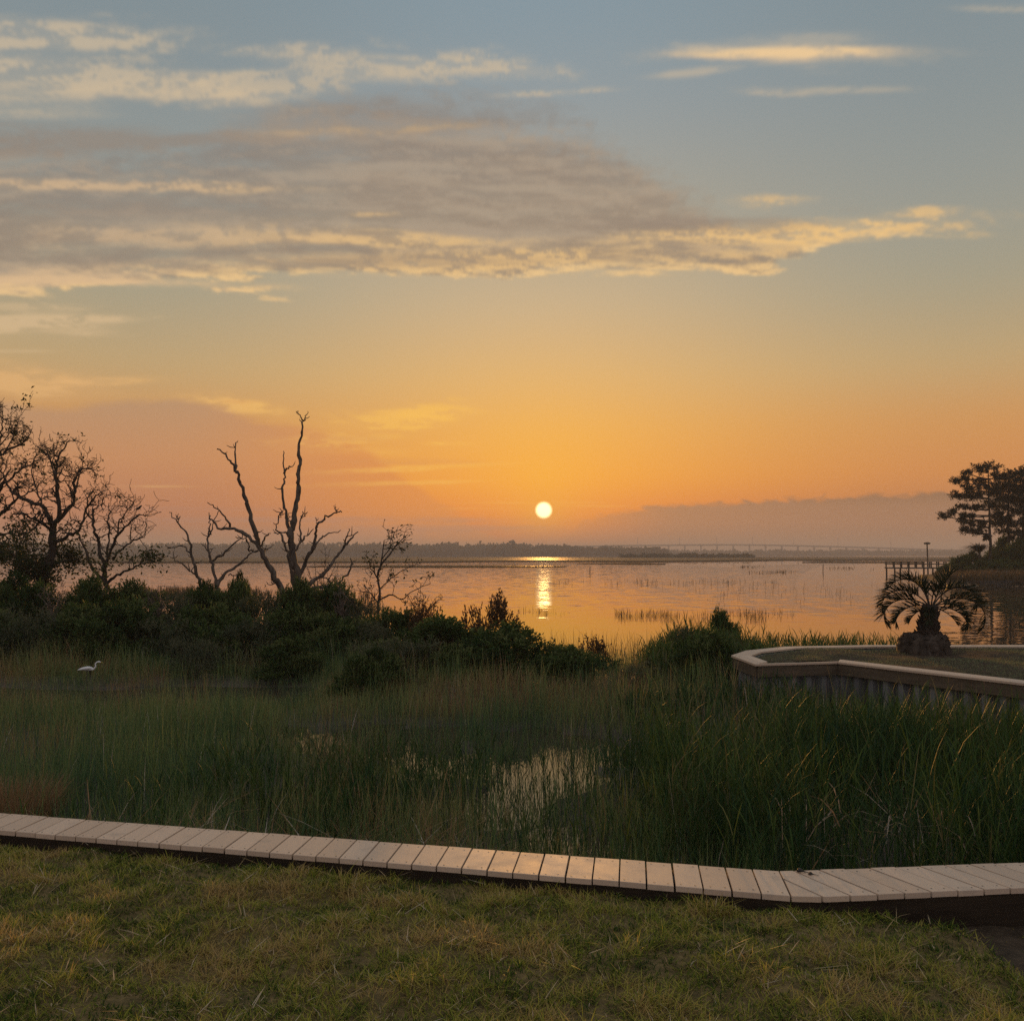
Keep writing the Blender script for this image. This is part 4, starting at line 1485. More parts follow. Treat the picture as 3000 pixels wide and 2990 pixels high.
# ================================================================== trees
def smooth_line(pts, k=4):
    pts = np.asarray(pts, float)
    if len(pts) < 3:
        t = np.linspace(0, 1, k + 1)[:, None]
        return pts[0] * (1 - t) + pts[-1] * t
    q_ = np.vstack([2 * pts[0] - pts[1], pts, 2 * pts[-1] - pts[-2]])
    res = []
    for i in range(1, len(q_) - 2):
        for t in np.linspace(0, 1, k, endpoint=False):
            p0, p1, p2, p3 = q_[i - 1:i + 3]
            res.append(0.5 * (2 * p1 + (p2 - p0) * t + (2 * p0 - 5 * p1 + 4 * p2 - p3) * t * t + (3 * p1 - p0 - 3 * p2 + p3) * t ** 3))
    res.append(pts[-1])
    return np.array(res)


class Tree:
    """limbs given as photo polylines at a distance (each with its own depth drift); twigs grow by rule"""

    def __init__(self, ox, oy, sc, d, sides=7, seed=0):
        self.ox, self.oy, self.sc, self.d, self.sides = ox, oy, sc, d, sides
        self.r = np.random.default_rng(seed)
        self.trunk, self.limb, self.twig = Buf(), Buf(), Buf()
        self.lines = []
        self.limbs = []
        self.tips = []

    def line(self, pts, w0, w1, dd0=0.0, dd1=0.0, part='limb', jit=0.020):
        n = len(pts)
        P3 = np.array([P(self.ox + x_ * self.sc, self.oy + y_ * self.sc, self.d + dd0 + (dd1 - dd0) * i / (n - 1)) for i, (x_, y_) in enumerate(pts)])
        L = smooth_line(P3, 4)
        k = self.d / FPX * self.sc
        j = self.r.normal(size=L.shape) * jit
        j[0] = 0
        L = L + j
        rad = np.linspace(w0, w1, len(L)) * 0.5 * k * (1 + 0.10 * self.r.normal(size=len(L)))
        if part == 'limb':
            lb_ = Buf()
            lb_.tube(L, np.maximum(rad, 0.006), self.sides)
            self.limbs.append(lb_)
        else:
            getattr(self, part).tube(L, np.maximum(rad, 0.006), self.sides)
        self.lines.append((L, rad))
        return L

    def knots(self, n):
        """broken stubs along the limbs"""
        for _ in range(n):
            L, rad = self.lines[self.r.integers(len(self.lines))]
            i = self.r.integers(1, len(L))
            d = self.r.normal(size=3)
            d[2] = abs(d[2]) * 0.6
            d /= np.linalg.norm(d)
            l = self.r.uniform(0.06, 0.26)
            self.twig.tube([L[i], L[i] + d * l * 0.6, L[i] + d * l + np.array((0, 0, 0.04))], [max(rad[i] * 0.5, 0.012), 0.012, 0.006], 5)

    def sprout(self, p, d, l, rad, level, buf, bend=0.5, up=0.2, spread=0.9, kids=(2, 4)):
        n = 5
        pts = [p]
        q_, dirv = np.array(p), np.array(d, float)
        for i in range(n):
            dirv = dirv + self.r.normal(size=3) * bend * 0.45 + np.array((0, 0, up * 0.3))
            dirv /= np.linalg.norm(dirv)
            q_ = q_ + dirv * l / n
            pts.append(q_)
        pts = np.array(pts)
        buf.tube(pts, np.maximum(np.linspace(rad, rad * 0.5, n + 1), 0.0055), 5 if level > 0 else 4, cap=False)
        if level <= 0:
            self.tips.append((pts[-1], dirv.copy()))
            self.tips.append((pts[3], dirv.copy()))
            return
        for _ in range(self.r.integers(*kids)):
            i = self.r.integers(2, n + 1)
            dd = dirv + self.r.normal(size=3) * spread
            dd /= np.linalg.norm(dd)
            self.sprout(pts[i], dd, l * self.r.uniform(0.5, 0.8), rad * 0.55, level - 1, buf, bend, up, spread, kids)

    def twigs(self, per, l0, l1, level, rad=0.012, frm=0.3, **kw):
        for L, r_ in list(self.lines):
            for _ in range(per):
                i = self.r.integers(int(len(L) * frm), len(L))
                t = L[min(i + 1, len(L) - 1)] - L[i - 1]
                t /= max(np.linalg.norm(t), 1e-6)
                dd = t * 0.5 + self.r.normal(size=3) * 0.7
                dd /= np.linalg.norm(dd)
                self.sprout(L[i], dd, self.r.uniform(l0, l1), min(rad, r_[i] * 0.6), level, self.twig, **kw)

    def leaf_buf(self, per, size, aspect, ok=lambda p: 1.0, spread=0.1):
        b = Buf()
        c, d = [], []
        for p_, dv in self.tips:
            if self.r.random() > ok(p_):
                continue
            for _ in range(per):
                c.append(p_ + self.r.normal(size=3) * spread)
                d.append(dv * 0.5 + self.r.normal(size=3) * 0.7)
        if not c:
            return None
        c, d = np.array(c), np.array(d)
        b.leaves(c, size * self.r.uniform(0.7, 1.25, len(c)), aspect, d, np.clip(self.r.normal(0.5, 0.22, len(c)), 0, 1))
        return b

    def emit(self, name, label, base, mat, leaf=None, group=None, leaf_mat='oak_leaf', crown='crown'):
        o = thing(name, label, 'tree', base, group)
        for nm, bf in [('trunk', self.trunk), ('twigs', self.twig)] + [('branch', q_) for q_ in self.limbs]:
            if bf.n:
                bf.smooth = True
                x_ = obj(nm, bf, M[mat], o)
                if nm == 'twigs':
                    x_['kind'] = 'stuff'
        if leaf is not None:
            obj(crown, leaf, M[leaf_mat], o)
        return o


Z2 = 900.0 / 1932
gb = lambda px, d: (lambda p_: (p_[0], p_[1], max(0.0, float(marsh_h(p_[0], p_[1])))))(P(px, 1700, d))

# tall forked dead tree
T = Tree(450, 1150, Z2, 29.0, 8, 1)
T.line([(905, 1420), (905, 1300), (910, 1200), (885, 1080), (868, 960), (862, 880), (880, 820), (890, 720), (912, 620), (905, 540), (918, 440), (915, 340), (930, 250), (938, 170)], 60, 10, 0, -0.3, 'trunk')
T.line([(938, 172), (925, 150), (915, 130), (903, 120)], 10, 4)
T.line([(938, 172), (945, 165), (958, 145), (972, 115)], 10, 4)
T.line([(864, 890), (840, 800), (825, 720), (805, 610), (822, 560), (820, 500), (815, 430), (823, 365)], 22, 5, 0, 0.6)
T.line([(820, 510), (845, 475), (872, 463)], 14, 6, 0.4, 0.2)
T.line([(868, 905), (830, 880), (790, 880), (760, 878)], 13, 5, 0, -0.5)
T.line([(795, 882), (775, 850), (785, 790), (805, 750), (788, 730)], 11, 4, -0.4, -0.7)
T.line([(785, 790), (800, 770), (815, 745)], 7, 3, -0.5, -0.7)
T.line([(795, 1330), (885, 1270), (875, 1150), (855, 1050), (830, 970), (800, 885)], 34, 14, 0.2, 0.5)
T.line([(880, 1005), (930, 930), (970, 890), (1000, 862)], 17, 6, 0, 0.8)
T.line([(928, 935), (925, 830), (940, 740)], 14, 6, 0.3, 0.9)
T.line([(932, 790), (945, 770), (965, 750)], 8, 4, 0.6, 0.8)
T.line([(912, 1180), (955, 1060), (1000, 980), (1020, 900), (1030, 840), (1080, 780), (1150, 755), (1190, 745)], 26, 6, 0, -0.9)
T.line([(1030, 845), (1025, 820), (1025, 788)], 10, 5, -0.5, -0.4)
T.line([(1150, 757), (1148, 730), (1143, 698)], 7, 3, -0.8, -0.9)
T.line([(1008, 985), (1040, 920), (1100, 885), (1178, 865)], 14, 5, -0.3, 0.4)
T.line([(920, 1265), (1000, 1190), (1080, 1130), (1140, 1050), (1190, 980), (1240, 920), (1285, 875)], 32, 7, 0, 0.7)
T.line([(1195, 972), (1215, 910), (1235, 852)], 13, 5, 0.4, 0.2)
T.line([(1215, 910), (1235, 900), (1250, 890)], 6, 3, 0.4, 0.5)
T.line([(915, 1300), (940, 1270), (1020, 1225), (1110, 1220), (1180, 1180), (1240, 1110), (1235, 1040)], 28, 6, 0, -0.8)
T.line([(1241, 1100), (1248, 1085), (1256, 1072)], 6, 3, -0.7, -0.7)
T.line([(1110, 1218), (1108, 1180), (1085, 1162), (1060, 1165)], 14, 4, -0.4, -0.6)
T.line([(870, 955), (850, 780), (868, 755)], 6, 3, 0.1, 0.2)
T.knots(46)
T.emit('dead_tree', 'tall bare dead tree with many forked grey limbs, the tallest on the bank', gb(872, 29.0), 'dead_wood')

T = Tree(450, 1150, Z2, 28.4, 8, 2)
T.line([(880, 1400), (830, 1290), (780, 1190), (720, 1080), (670, 980), (640, 880), (600, 730), (570, 640), (545, 560), (520, 500), (490, 440), (450, 390), (405, 350)], 44, 7, 0, -0.8, 'trunk')
T.line([(522, 505), (515, 420), (505, 312)], 18, 6, -0.6, -0.4)
T.line([(660, 960), (580, 890), (500, 850), (410, 850), (370, 800), (350, 780)], 26, 6, -0.2, 0.8)
T.line([(480, 842), (450, 780), (400, 730), (335, 697)], 14, 5, 0.4, 0.2)
T.line([(675, 965), (700, 915), (728, 880)], 13, 5, -0.2, -0.7)
T.line([(668, 950), (655, 880), (660, 870)], 9, 4, -0.2, 0.3)
T.line([(655, 995), (610, 990), (590, 940), (555, 915), (520, 910)], 14, 5, -0.1, -0.9)
T.line([(680, 1000), (700, 992), (715, 992)], 6, 3, -0.1, -0.3)
T.line([(790, 1200), (740, 1205), (705, 1195)], 8, 3, 0, -0.5)
T.knots(34)
T.emit('dead_tree', 'dead tree leaning to the left with a long thin twin tipped trunk', gb(845, 28.4), 'dead_wood')

T = Tree(450, 1150, Z2, 27.8, 7, 3)
T.line([(380, 1330), (395, 1215), (380, 1150), (370, 1060), (345, 1000), (350, 900), (365, 860), (405, 745)], 26, 5, 0, 0.3, 'trunk')
T.line([(350, 905), (350, 830), (352, 765)], 11, 5, 0.2, 0.1)
T.line([(372, 1058), (430, 1015), (480, 970), (545, 915), (575, 880)], 16, 4, 0, -0.6)
T.line([(345, 1002), (325, 970), (305, 950)], 9, 4, 0, 0.4)
T.line([(392, 1225), (440, 1150), (500, 1100), (570, 1050), (640, 995)], 24, 9, 0, 0.3)
T.line([(470, 1150), (510, 1152), (545, 1125)], 9, 4, 0, 0.2)
T.knots(22)
T.emit('dead_tree', 'small dead tree forking low, its right limb crossing the leaning trunk', gb(628, 27.8), 'dead_wood')

T = Tree(450, 1150, Z2, 28.0, 7, 4)
T.line([(330, 1340), (315, 1265), (285, 1170), (250, 1070), (230, 960), (200, 880), (150, 810), (100, 750)], 26, 5, 0, -0.4, 'trunk')
T.line([(228, 1005), (170, 965), (90, 985)], 11, 4, -0.1, 0.4)
T.line([(278, 1155), (220, 1110), (160, 1065), (105, 1030)], 13, 4, -0.1, -0.6)
T.line([(155, 815), (150, 800), (145, 778)], 8, 4, -0.3, -0.3)
T.knots(16)
T.emit('dead_tree', 'slender dead tree bending left, leftmost of the leafless grey trunks', gb(592, 28.0), 'dead_wood')

# small living tree with sparse leaves
T = Tree(450, 1150, Z2, 26.5, 6, 5)
T.line([(1412, 1420), (1412, 1350), (1422, 1250), (1410, 1150), (1430, 1080), (1440, 1000), (1450, 930)], 22, 6, 0, 0.2, 'trunk', 0.006)
T.line([(1430, 1085), (1490, 1010), (1540, 945), (1600, 890)], 12, 4, 0, 0.4, jit=0.006)
T.line([(1415, 1180), (1370, 1110), (1310, 1110)], 9, 3, 0, -0.3, jit=0.006)
T.line([(1425, 1300), (1500, 1270), (1560, 1300), (1640, 1240), (1740, 1200)], 11, 4, 0, -0.5, jit=0.006)
T.line([(1415, 1240), (1480, 1180), (1560, 1120), (1640, 1080)], 9, 3, 0, 0.6, jit=0.006)
T.line([(1415, 1320), (1360, 1260), (1310, 1250)], 8, 3, 0, 0.3, jit=0.006)
T.line([(1440, 1040), (1500, 950), (1480, 890)], 7, 3, 0, -0.3, jit=0.006)
T.twigs(7, 0.15, 0.4, 1, 0.009, 0.25)
T.emit('small_tree', 'small sparse leafy tree right of the dead trees against the water', gb(1108, 26.5), 'bark', T.leaf_buf(2, 0.085, 0.45, lambda p_: 0.5, 0.03))

# bare twiggy bush behind the tall dead tree
T = Tree(450, 1150, Z2, 29.5, 5, 6)
for (x_, y_) in ((960, 1090), (1010, 1060), (1080, 1050), (1130, 1110), (1160, 1140)):
    T.line([(1060, 1330), (1055 + (x_ - 1060) * 0.4, 1230), (x_, y_)], 8, 3, 0, random.uniform(-0.5, 0.5), jit=0.006)
T.twigs(8, 0.2, 0.45, 1, 0.007, 0.25)
T.emit('bare_bush', 'fine bare twiggy bush behind the right side of the tall dead tree', gb(945, 29.5), 'bark')
for (bx_, lab) in ((1690, 'thin bare twigs rising from the bank right of the small leafy tree'), (1310, 'thin bare twigs at the left foot of the small leafy tree')):
    T = Tree(450, 1150, Z2, 25.6, 5, bx_)
    for k in range(7):
        dx = random.uniform(-110, 110)
        T.line([(bx_, 1450), (bx_ + dx * 0.4, 1370), (bx_ + dx, random.uniform(1250, 1330))], 7, 3, 0, random.uniform(-0.4, 0.4), jit=0.006)
    T.twigs(4, 0.15, 0.35, 1, 0.006, 0.3)
    T.emit('bare_bush', lab, gb(450 + bx_ * Z2, 25.6), 'bark', T.leaf_buf(1, 0.06, 0.45, lambda p_: 0.2, 0.03))

for (px_, lab) in ((470, 'bare grey twigs poking from the shrubs left of the dead trees'), (1000, 'bare grey twigs poking from the shrubs right of the tallest dead tree'), (160, 'bare grey twigs poking from the shrubs below the thick oak')):
    T = Tree(0, 0, 1.0, 24.6, 5, px_)
    for k in range(6):
        dx = random.uniform(-45, 45)
        T.line([(px_, 1830), (px_ + dx * 0.4, 1780), (px_ + dx, random.uniform(1725, 1765))], 3.2, 1.4, 0, random.uniform(-0.4, 0.4), jit=0.008)
    T.twigs(5, 0.12, 0.3, 1, 0.007, 0.3)
    T.emit('bare_bush', lab, gb(px_, 24.6), 'dead_wood')

# --- leafy, half bare oaks at the left
Z1 = 750.0 / 1926
T = Tree(0, 1100, Z1, 27.6, 8, 11)
T.line([(310, 1860), (310, 1740), (312, 1600), (340, 1500), (390, 1350), (395, 1200), (400, 1130)], 84, 46, 0, 0, 'trunk')
for pts, a_, b_, e_ in (([(402, 1140), (330, 1000), (230, 950), (120, 900), (60, 820), (0, 720)], 38, 10, 0.9),
                        ([(400, 1140), (440, 1070), (440, 950), (430, 800), (430, 680), (460, 580), (520, 490)], 40, 7, -0.5),
                        ([(425, 1100), (520, 1000), (560, 900), (560, 780), (640, 700), (730, 730)], 34, 7, 0.6),
                        ([(385, 1160), (300, 1100), (200, 1050), (100, 1040)], 26, 8, -1.0),
                        ([(438, 900), (420, 760), (380, 640), (330, 540)], 22, 6, 0.8),
                        ([(314, 1580), (250, 1480), (190, 1480)], 30, 10, -0.6),
                        ([(410, 1260), (520, 1200), (600, 1150), (650, 1000), (720, 900), (780, 870)], 28, 6, -0.8),
                        ([(560, 890), (600, 760), (620, 640)], 16, 5, 0.3),
                        ([(432, 780), (400, 640), (410, 500)], 14, 4, -0.4),
                        ([(330, 1000), (280, 860), (240, 720), (260, 620)], 16, 5, 0.7),
                        ([(340, 1480), (430, 1420), (520, 1380), (600, 1390)], 22, 6, 0.9),
                        ([(300, 1100), (220, 1180), (120, 1200)], 18, 6, -1.2),
                        ([(345, 1500), (240, 1390), (130, 1350), (40, 1360)], 26, 8, 1.0)):
    T.line(pts, a_, b_, 0, e_)
T.twigs(13, 0.22, 0.55, 2, 0.024, 0.25, bend=0.7, up=0.25, spread=0.9)


def low_leaf(lo, hi, a, b_):
    return lambda p_: float(np.interp(p_[2], [lo, hi], [a, b_]))


T.emit('oak_tree', 'half bare oak with a thick dark trunk and crooked limbs, second from the left edge', gb(122, 27.6), 'bark', T.leaf_buf(6, 0.10, 0.5, low_leaf(2.3, 3.6, 0.95, 0.02), 0.10))
T = Tree(0, 1100, Z1, 27.0, 7, 12)
T.line([(800, 1760), (800, 1630), (790, 1520), (780, 1430), (750, 1330), (720, 1200), (705, 1100), (700, 1000)], 46, 12, 0, -0.3, 'trunk')
for pts, a_, b_, e_ in (([(788, 1545), (700, 1450), (640, 1300), (580, 1180), (540, 1130)], 24, 8, 0.6),
                        ([(786, 1450), (830, 1330), (880, 1210), (960, 1120), (1040, 1050), (1110, 1050)], 26, 6, -0.5),
                        ([(790, 1480), (800, 1380), (820, 1200), (815, 1080), (830, 960)], 22, 6, 0.3),
                        ([(885, 1200), (900, 1080), (970, 1000), (920, 960)], 14, 5, -0.3),
                        ([(980, 1010), (1000, 960)], 7, 3, -0.3),
                        ([(845, 1385), (920, 1300), (1000, 1240), (1090, 1200), (1100, 1100)], 18, 5, 0.7),
                        ([(800, 1570), (880, 1500), (980, 1460), (1060, 1420), (1150, 1410)], 24, 6, -0.7),
                        ([(700, 1010), (760, 960), (820, 990)], 10, 4, 0.3),
                        ([(706, 1090), (650, 1000), (700, 860), (780, 870)], 14, 4, -0.2),
                        ([(985, 1240), (985, 1150), (1010, 1080)], 9, 3, 0.5)):
    T.line(pts, a_, b_, 0, e_)
T.twigs(9, 0.2, 0.55, 1, 0.018, 0.3, bend=0.9, spread=0.9)
T.emit('oak_tree', 'small crooked oak with leaves only on its lowest right limb', gb(311, 27.0), 'bark',
       T.leaf_buf(7, 0.10, 0.5, lambda p_: (0.95 if p_[2] < 2.55 and p_[0] > P(300, 1600, 27)[0] else 0.12 if p_[2] < 3.0 else 0.015), 0.10))
T = Tree(0, 1100, Z1, 28.6, 8, 13)
T.line([(-190, 1860), (-180, 1600), (-140, 1350), (-100, 1150), (-90, 950), (-80, 780), (-60, 600)], 90, 30, 0, 0, 'trunk')
for pts, a_, b_, e_ in (([(-100, 1200), (0, 1050), (100, 950), (200, 890), (260, 860)], 30, 7, 0.7), ([(-90, 980), (0, 850), (120, 740), (200, 680), (320, 620)], 28, 6, -0.6),
                        ([(-80, 760), (0, 600), (100, 540), (200, 480), (240, 400)], 24, 5, 0.6), ([(-60, 610), (-10, 500), (20, 400), (20, 250)], 20, 5, -0.4),
                        ([(40, 580), (110, 430), (150, 310)], 12, 4, 0.3), ([(-60, 640), (60, 440), (90, 300)], 12, 4, 0.8), ([(-140, 1400), (-20, 1330), (90, 1340), (160, 1400)], 28, 7, -0.8),
                        ([(-150, 1450), (-60, 1250), (60, 1180), (150, 1130)], 24, 6, 1.0), ([(-100, 1100), (-300, 900)], 30, 8, 0.3), ([(-80, 800), (-250, 560)], 26, 7, -0.6),
                        ([(-90, 900), (20, 760), (40, 650)], 14, 5, 1.0)):
    T.line(pts, a_, b_, 0, e_)
T.twigs(11, 0.2, 0.5, 2, 0.022, 0.25, bend=0.7, up=0.25)
T.emit('oak_tree', 'tall oak mostly outside the left edge, thick leaves low and thin twigs above', gb(-72, 28.6), 'bark', T.leaf_buf(6, 0.11, 0.5, low_leaf(2.4, 3.7, 0.95, 0.04), 0.1))

# ================================================================== palm on the point
PD = 17.5
pc = P(2706, 1900, PD)
PG = float(lot_h(pc[0], pc[1]))
palm = thing('palm_tree', 'low arching feather palm on a dark root mound on the point of land', 'palm', (pc[0], pc[1], PG))
pr = np.random.default_rng(5)
# root mound: rough and lumpy, stubs of old leaf bases round it
b = Buf()
NA, NR = 40, 12
v = []
for i in range(NR):
    t = i / (NR - 1)
    for k in range(NA):
        a = k / NA * 2 * math.pi
        prof_r = 0.405 * math.cos(t * 1.15) ** 0.55 + 0.02
        rr = prof_r * (1 + 0.10 * math.sin(a * 3 + 1) * (1 - t) + 0.10 * pr.normal() * 0.6)
        z = -0.03 + 0.36 * math.sin(t * math.pi / 2) ** 0.9 + 0.018 * pr.normal()
        v.append((pc[0] + math.cos(a) * rr, pc[1] + math.sin(a) * rr, PG + z))
f = [(i * NA + k, i * NA + (k + 1) % NA, (i + 1) * NA + (k + 1) % NA, (i + 1) * NA + k) for i in range(NR - 1) for k in range(NA)]
b.add(v, f)
b.ngon(v[-NA:], [list(range(NA))])
b.smooth = True
obj('root_mound', b, M['bark'], palm)
crown = P(2727, 1776, PD)
tr = Buf()
tr.tube([(pc[0] + 0.06, pc[1], PG + 0.2), (pc[0] + 0.08, pc[1], PG + 0.42), tuple(crown - np.array((0.01, 0, 0.12))), tuple(crown + np.array((0, 0, 0.03)))], [0.19, 0.145, 0.115, 0.05], 14)
for k in range(150):                                     # cut leaf bases spiralling up the trunk
    a = k * 2.39996
    t = k / 150
    z = PG + 0.22 + t * (crown[2] - PG - 0.26)
    r = float(np.interp(t, [0, 0.4, 0.8, 1], [0.19, 0.145, 0.12, 0.07]))
    cx_ = pc[0] + 0.06 + t * 0.06
    p0 = np.array((cx_ + math.cos(a) * r * 0.85, pc[1] + math.sin(a) * r * 0.85, z))
    dr = np.array((math.cos(a) * 0.6, math.sin(a) * 0.6, 0.9))
    l = pr.uniform(0.05, 0.13)
    tr.tube([p0, p0 + dr * l * 0.6, p0 + dr * l], [0.024, 0.019, 0.008], 5)
obj('trunk', tr, M['bark'], palm)


def frond(az, el0, L, drop, seed, lf=0.27, sparse=1.0):
    """one stiff arched leaf: a stalk and two ranks of narrow spiky leaflets standing up from it in a V"""
    r = np.random.default_rng(seed)
    sp_, le = Buf(), Buf()
    n = 22
    pts = [crown + np.array((math.cos(az), math.sin(az), 0)) * 0.03]
    e = el0
    dirs = []
    for i in range(n):
        d = np.array((math.cos(az) * math.cos(e), math.sin(az) * math.cos(e), math.sin(e)))
        dirs.append(d)
        pts.append(pts[-1] + d * L / n)
        e -= drop / n * (0.35 + 1.3 * i / n)
        az += r.normal() * 0.02
    pts = np.array(pts)
    sp_.tube(pts, np.linspace(0.014, 0.003, n + 1), 5)
    for i in range(5, n + 1):
        for sub in range(4):
            if r.random() > sparse * 0.94:
                continue
            tt = min(i + sub / 4.0, n)
            i0 = min(int(tt), n - 1)
            p0 = pts[i0] + (pts[i0 + 1] - pts[i0]) * (tt - i0)
            d = dirs[i0]
            side = np.cross(d, (0, 0, 1.0)) if abs(d[2]) < 0.97 else np.array((-math.sin(az), math.cos(az), 0))
            side /= np.linalg.norm(side)
            up = np.cross(side, d)
            t = tt / n
            ll = lf * (0.7 + 0.55 * math.sin(min(1.0, t) * math.pi)) * r.uniform(0.8, 1.15)
            for s_ in (-1, 1):
                dv = side * s_ * 0.50 + d * (0.50 + 0.55 * t * t) + up * r.uniform(0.35, 0.75) + r.normal(size=3) * 0.10
                dv /= np.linalg.norm(dv)
                a1 = p0 + dv * ll * 0.55
                dv2 = dv + np.array((0, 0, -0.22)) + r.normal(size=3) * 0.07
                dv2 /= np.linalg.norm(dv2)
                a2 = a1 + dv2 * ll * 0.45
                wv = np.cross(dv, up + r.normal(size=3) * 0.5)
                wv /= max(np.linalg.norm(wv), 1e-6)
                w_ = 0.0085
                le.add([p0 - wv * w_ * 0.7, p0 + wv * w_ * 0.7, a1 + wv * w_, a1 - wv * w_, a2], [(0, 1, 2, 3)], float(np.clip(r.normal(0.45, 0.2), 0, 0.85)))
                le.li.append(np.array([3, 2, 4], dtype=np.int32) + le.n - 5)
                le.lt.append(np.array([3], dtype=np.int32))
    fo = obj('frond', le, M['frond'], palm)
    obj('leaf_stalk', sp_.mesh('leaf_stalk', tuple(palm.location)), M['bark'], fo)
    return fo


for k, (az, el0, L, drop, lf, spx) in enumerate(((174, 80, 0.92, 2.6, 0.24, 1), (186, 50, 1.10, 2.8, 0.22, 1), (172, 30, 1.02, 2.6, 0.25, 1), (192, 10, 0.76, 1.7, 0.20, 0.9), (22, 60, 0.70, 0.4, 0.26, 0.5),
                                                 (4, 56, 1.12, 2.9, 0.22, 1), (-10, 32, 1.24, 3.0, 0.22, 1), (10, 16, 0.90, 2.3, 0.22, 0.9), (-28, 2, 0.66, 1.5, 0.18, 0.7), (95, 66, 0.85, 2.4, 0.22, 0.45),
                                                 (262, 68, 0.80, 2.7, 0.22, 0.45))):
    frond(R(az), R(el0), L, drop, 300 + k, lf, spx)
for k, (az, el0, L, drop) in enumerate(((190, -15, 0.45, 0.9), (-8, -20, 0.5, 0.8), (240, -25, 0.4, 0.7))):     # old leaves hanging down
    frond(R(az), R(el0), L, drop, 340 + k, 0.16, 0.5)

# ================================================================== egret
ED = 19.6
ez = lambda x_, y_, dd=0.0: P(200 + x_ * 0.0621, 1900 + y_ * 0.0621, ED + dd)
ek = 0.0621 * ED / FPX
eg = thing('egret', 'white egret standing in the dark creek, neck stretched in an S to the right', 'bird', tuple(ez(920, 1800)))
body = [(455, 1002, 8), (520, 975, 30), (620, 955, 58), (740, 945, 86), (860, 938, 104), (980, 934, 106), (1080, 944, 86), (1150, 962, 58), (1195, 950, 38), (1242, 905, 32), (1288, 850, 30),
        (1296, 800, 29), (1272, 750, 28), (1285, 700, 28), (1330, 655, 28), (1385, 622, 31), (1440, 610, 36), (1490, 620, 33), (1532, 640, 18)]
b = Buf()
b.tube(smooth_line([ez(x_, y_) for x_, y_, r in body], 3), np.interp(np.arange(0, (len(body) - 1) * 3 + 1) / 3, np.arange(len(body)), [r * ek for _, _, r in body]), 14)
b.smooth = True
obj('body', b, M['feather'], eg)
b = Buf()
for s_ in (-1, 1):                                       # folded wings lying along the back
    b.tube(smooth_line([ez(1090, 915, s_ * 0.02), ez(960, 905, s_ * 0.036), ez(780, 930, s_ * 0.03), ez(600, 965, s_ * 0.012), ez(440, 1010, s_ * 0.002)], 4), np.interp(np.linspace(0, 1, 17), [0, 0.3, 0.7, 1], [0.012, 0.034, 0.024, 0.004]), 8)
b.smooth = True
obj('folded_wings', b, M['feather'], eg)
b = Buf()
b.tube([ez(1525, 638), ez(1590, 648), ez(1660, 660)], [0.0075, 0.005, 0.0012], 8)
obj('beak', b, M['beak'], eg)
for x_, dd in ((880, -0.02), (985, 0.02)):
    b = Buf()
    b.tube([ez(x_, 1020, dd), ez(x_ + 40, 1320, dd), ez(x_ - 5, 1350, dd), ez(x_ + 10, 1850, dd)], [0.010, 0.006, 0.007, 0.005], 6)
    obj('leg', b, M['dark_leg'], eg)

# tiny bird on the crooked oak
bp = P(407, 1490, 26.9)
b = Buf()
b.tube(smooth_line([bp + np.array(q_) for q_ in ((-0.09, 0, -0.05), (-0.045, 0, -0.015), (0, 0, 0.02), (0.03, 0, 0.05), (0.055, 0, 0.075), (0.085, 0, 0.075))], 3), np.interp(np.linspace(0, 1, 16), [0, .25, .5, .7, .85, 1], [0.006, 0.026, 0.034, 0.022, 0.022, 0.003]), 8)
b.tube([bp + np.array((0.0, 0, 0.0)), bp + np.array((0.0, 0, -0.09))], 0.004, 4)
b.smooth = True
tag(obj('songbird', b, M['dark_leg'], loc=tuple(float(q_) for q_ in bp)), 'tiny dark bird perched on the top twig of the crooked oak', 'bird')

# scrap of twig on the cap boards
for (px, py, s_, lab) in ((2347, 2556, 1.0, 'dark seed pod lying on the cap boards at the bend'), (2377, 2563, 0.7, 'smaller dark scrap beside the seed pod on the cap boards')):
    c0 = G(px, py, CAP)
    b = Buf()
    b.tube(smooth_line([c0 + np.array((-0.022, 0.004, 0.006)) * s_, c0 + np.array((-0.006, 0.0, 0.014)) * s_, c0 + np.array((0.012, -0.004, 0.009)) * s_, c0 + np.array((0.05, -0.018, 0.005)) * s_], 3), np.array([0.003, 0.008, 0.0115, 0.012, 0.010, 0.007, 0.004, 0.0025, 0.002, 0.0015]) * s_, 7)
    tag(obj('seed_pod', b, M['dark_leg'], loc=(float(c0[0]), float(c0[1]), CAP)), lab, 'debris')

# ================================================================== right shore: pines, undergrowth, dock
Z8 = 350.0 / 1498


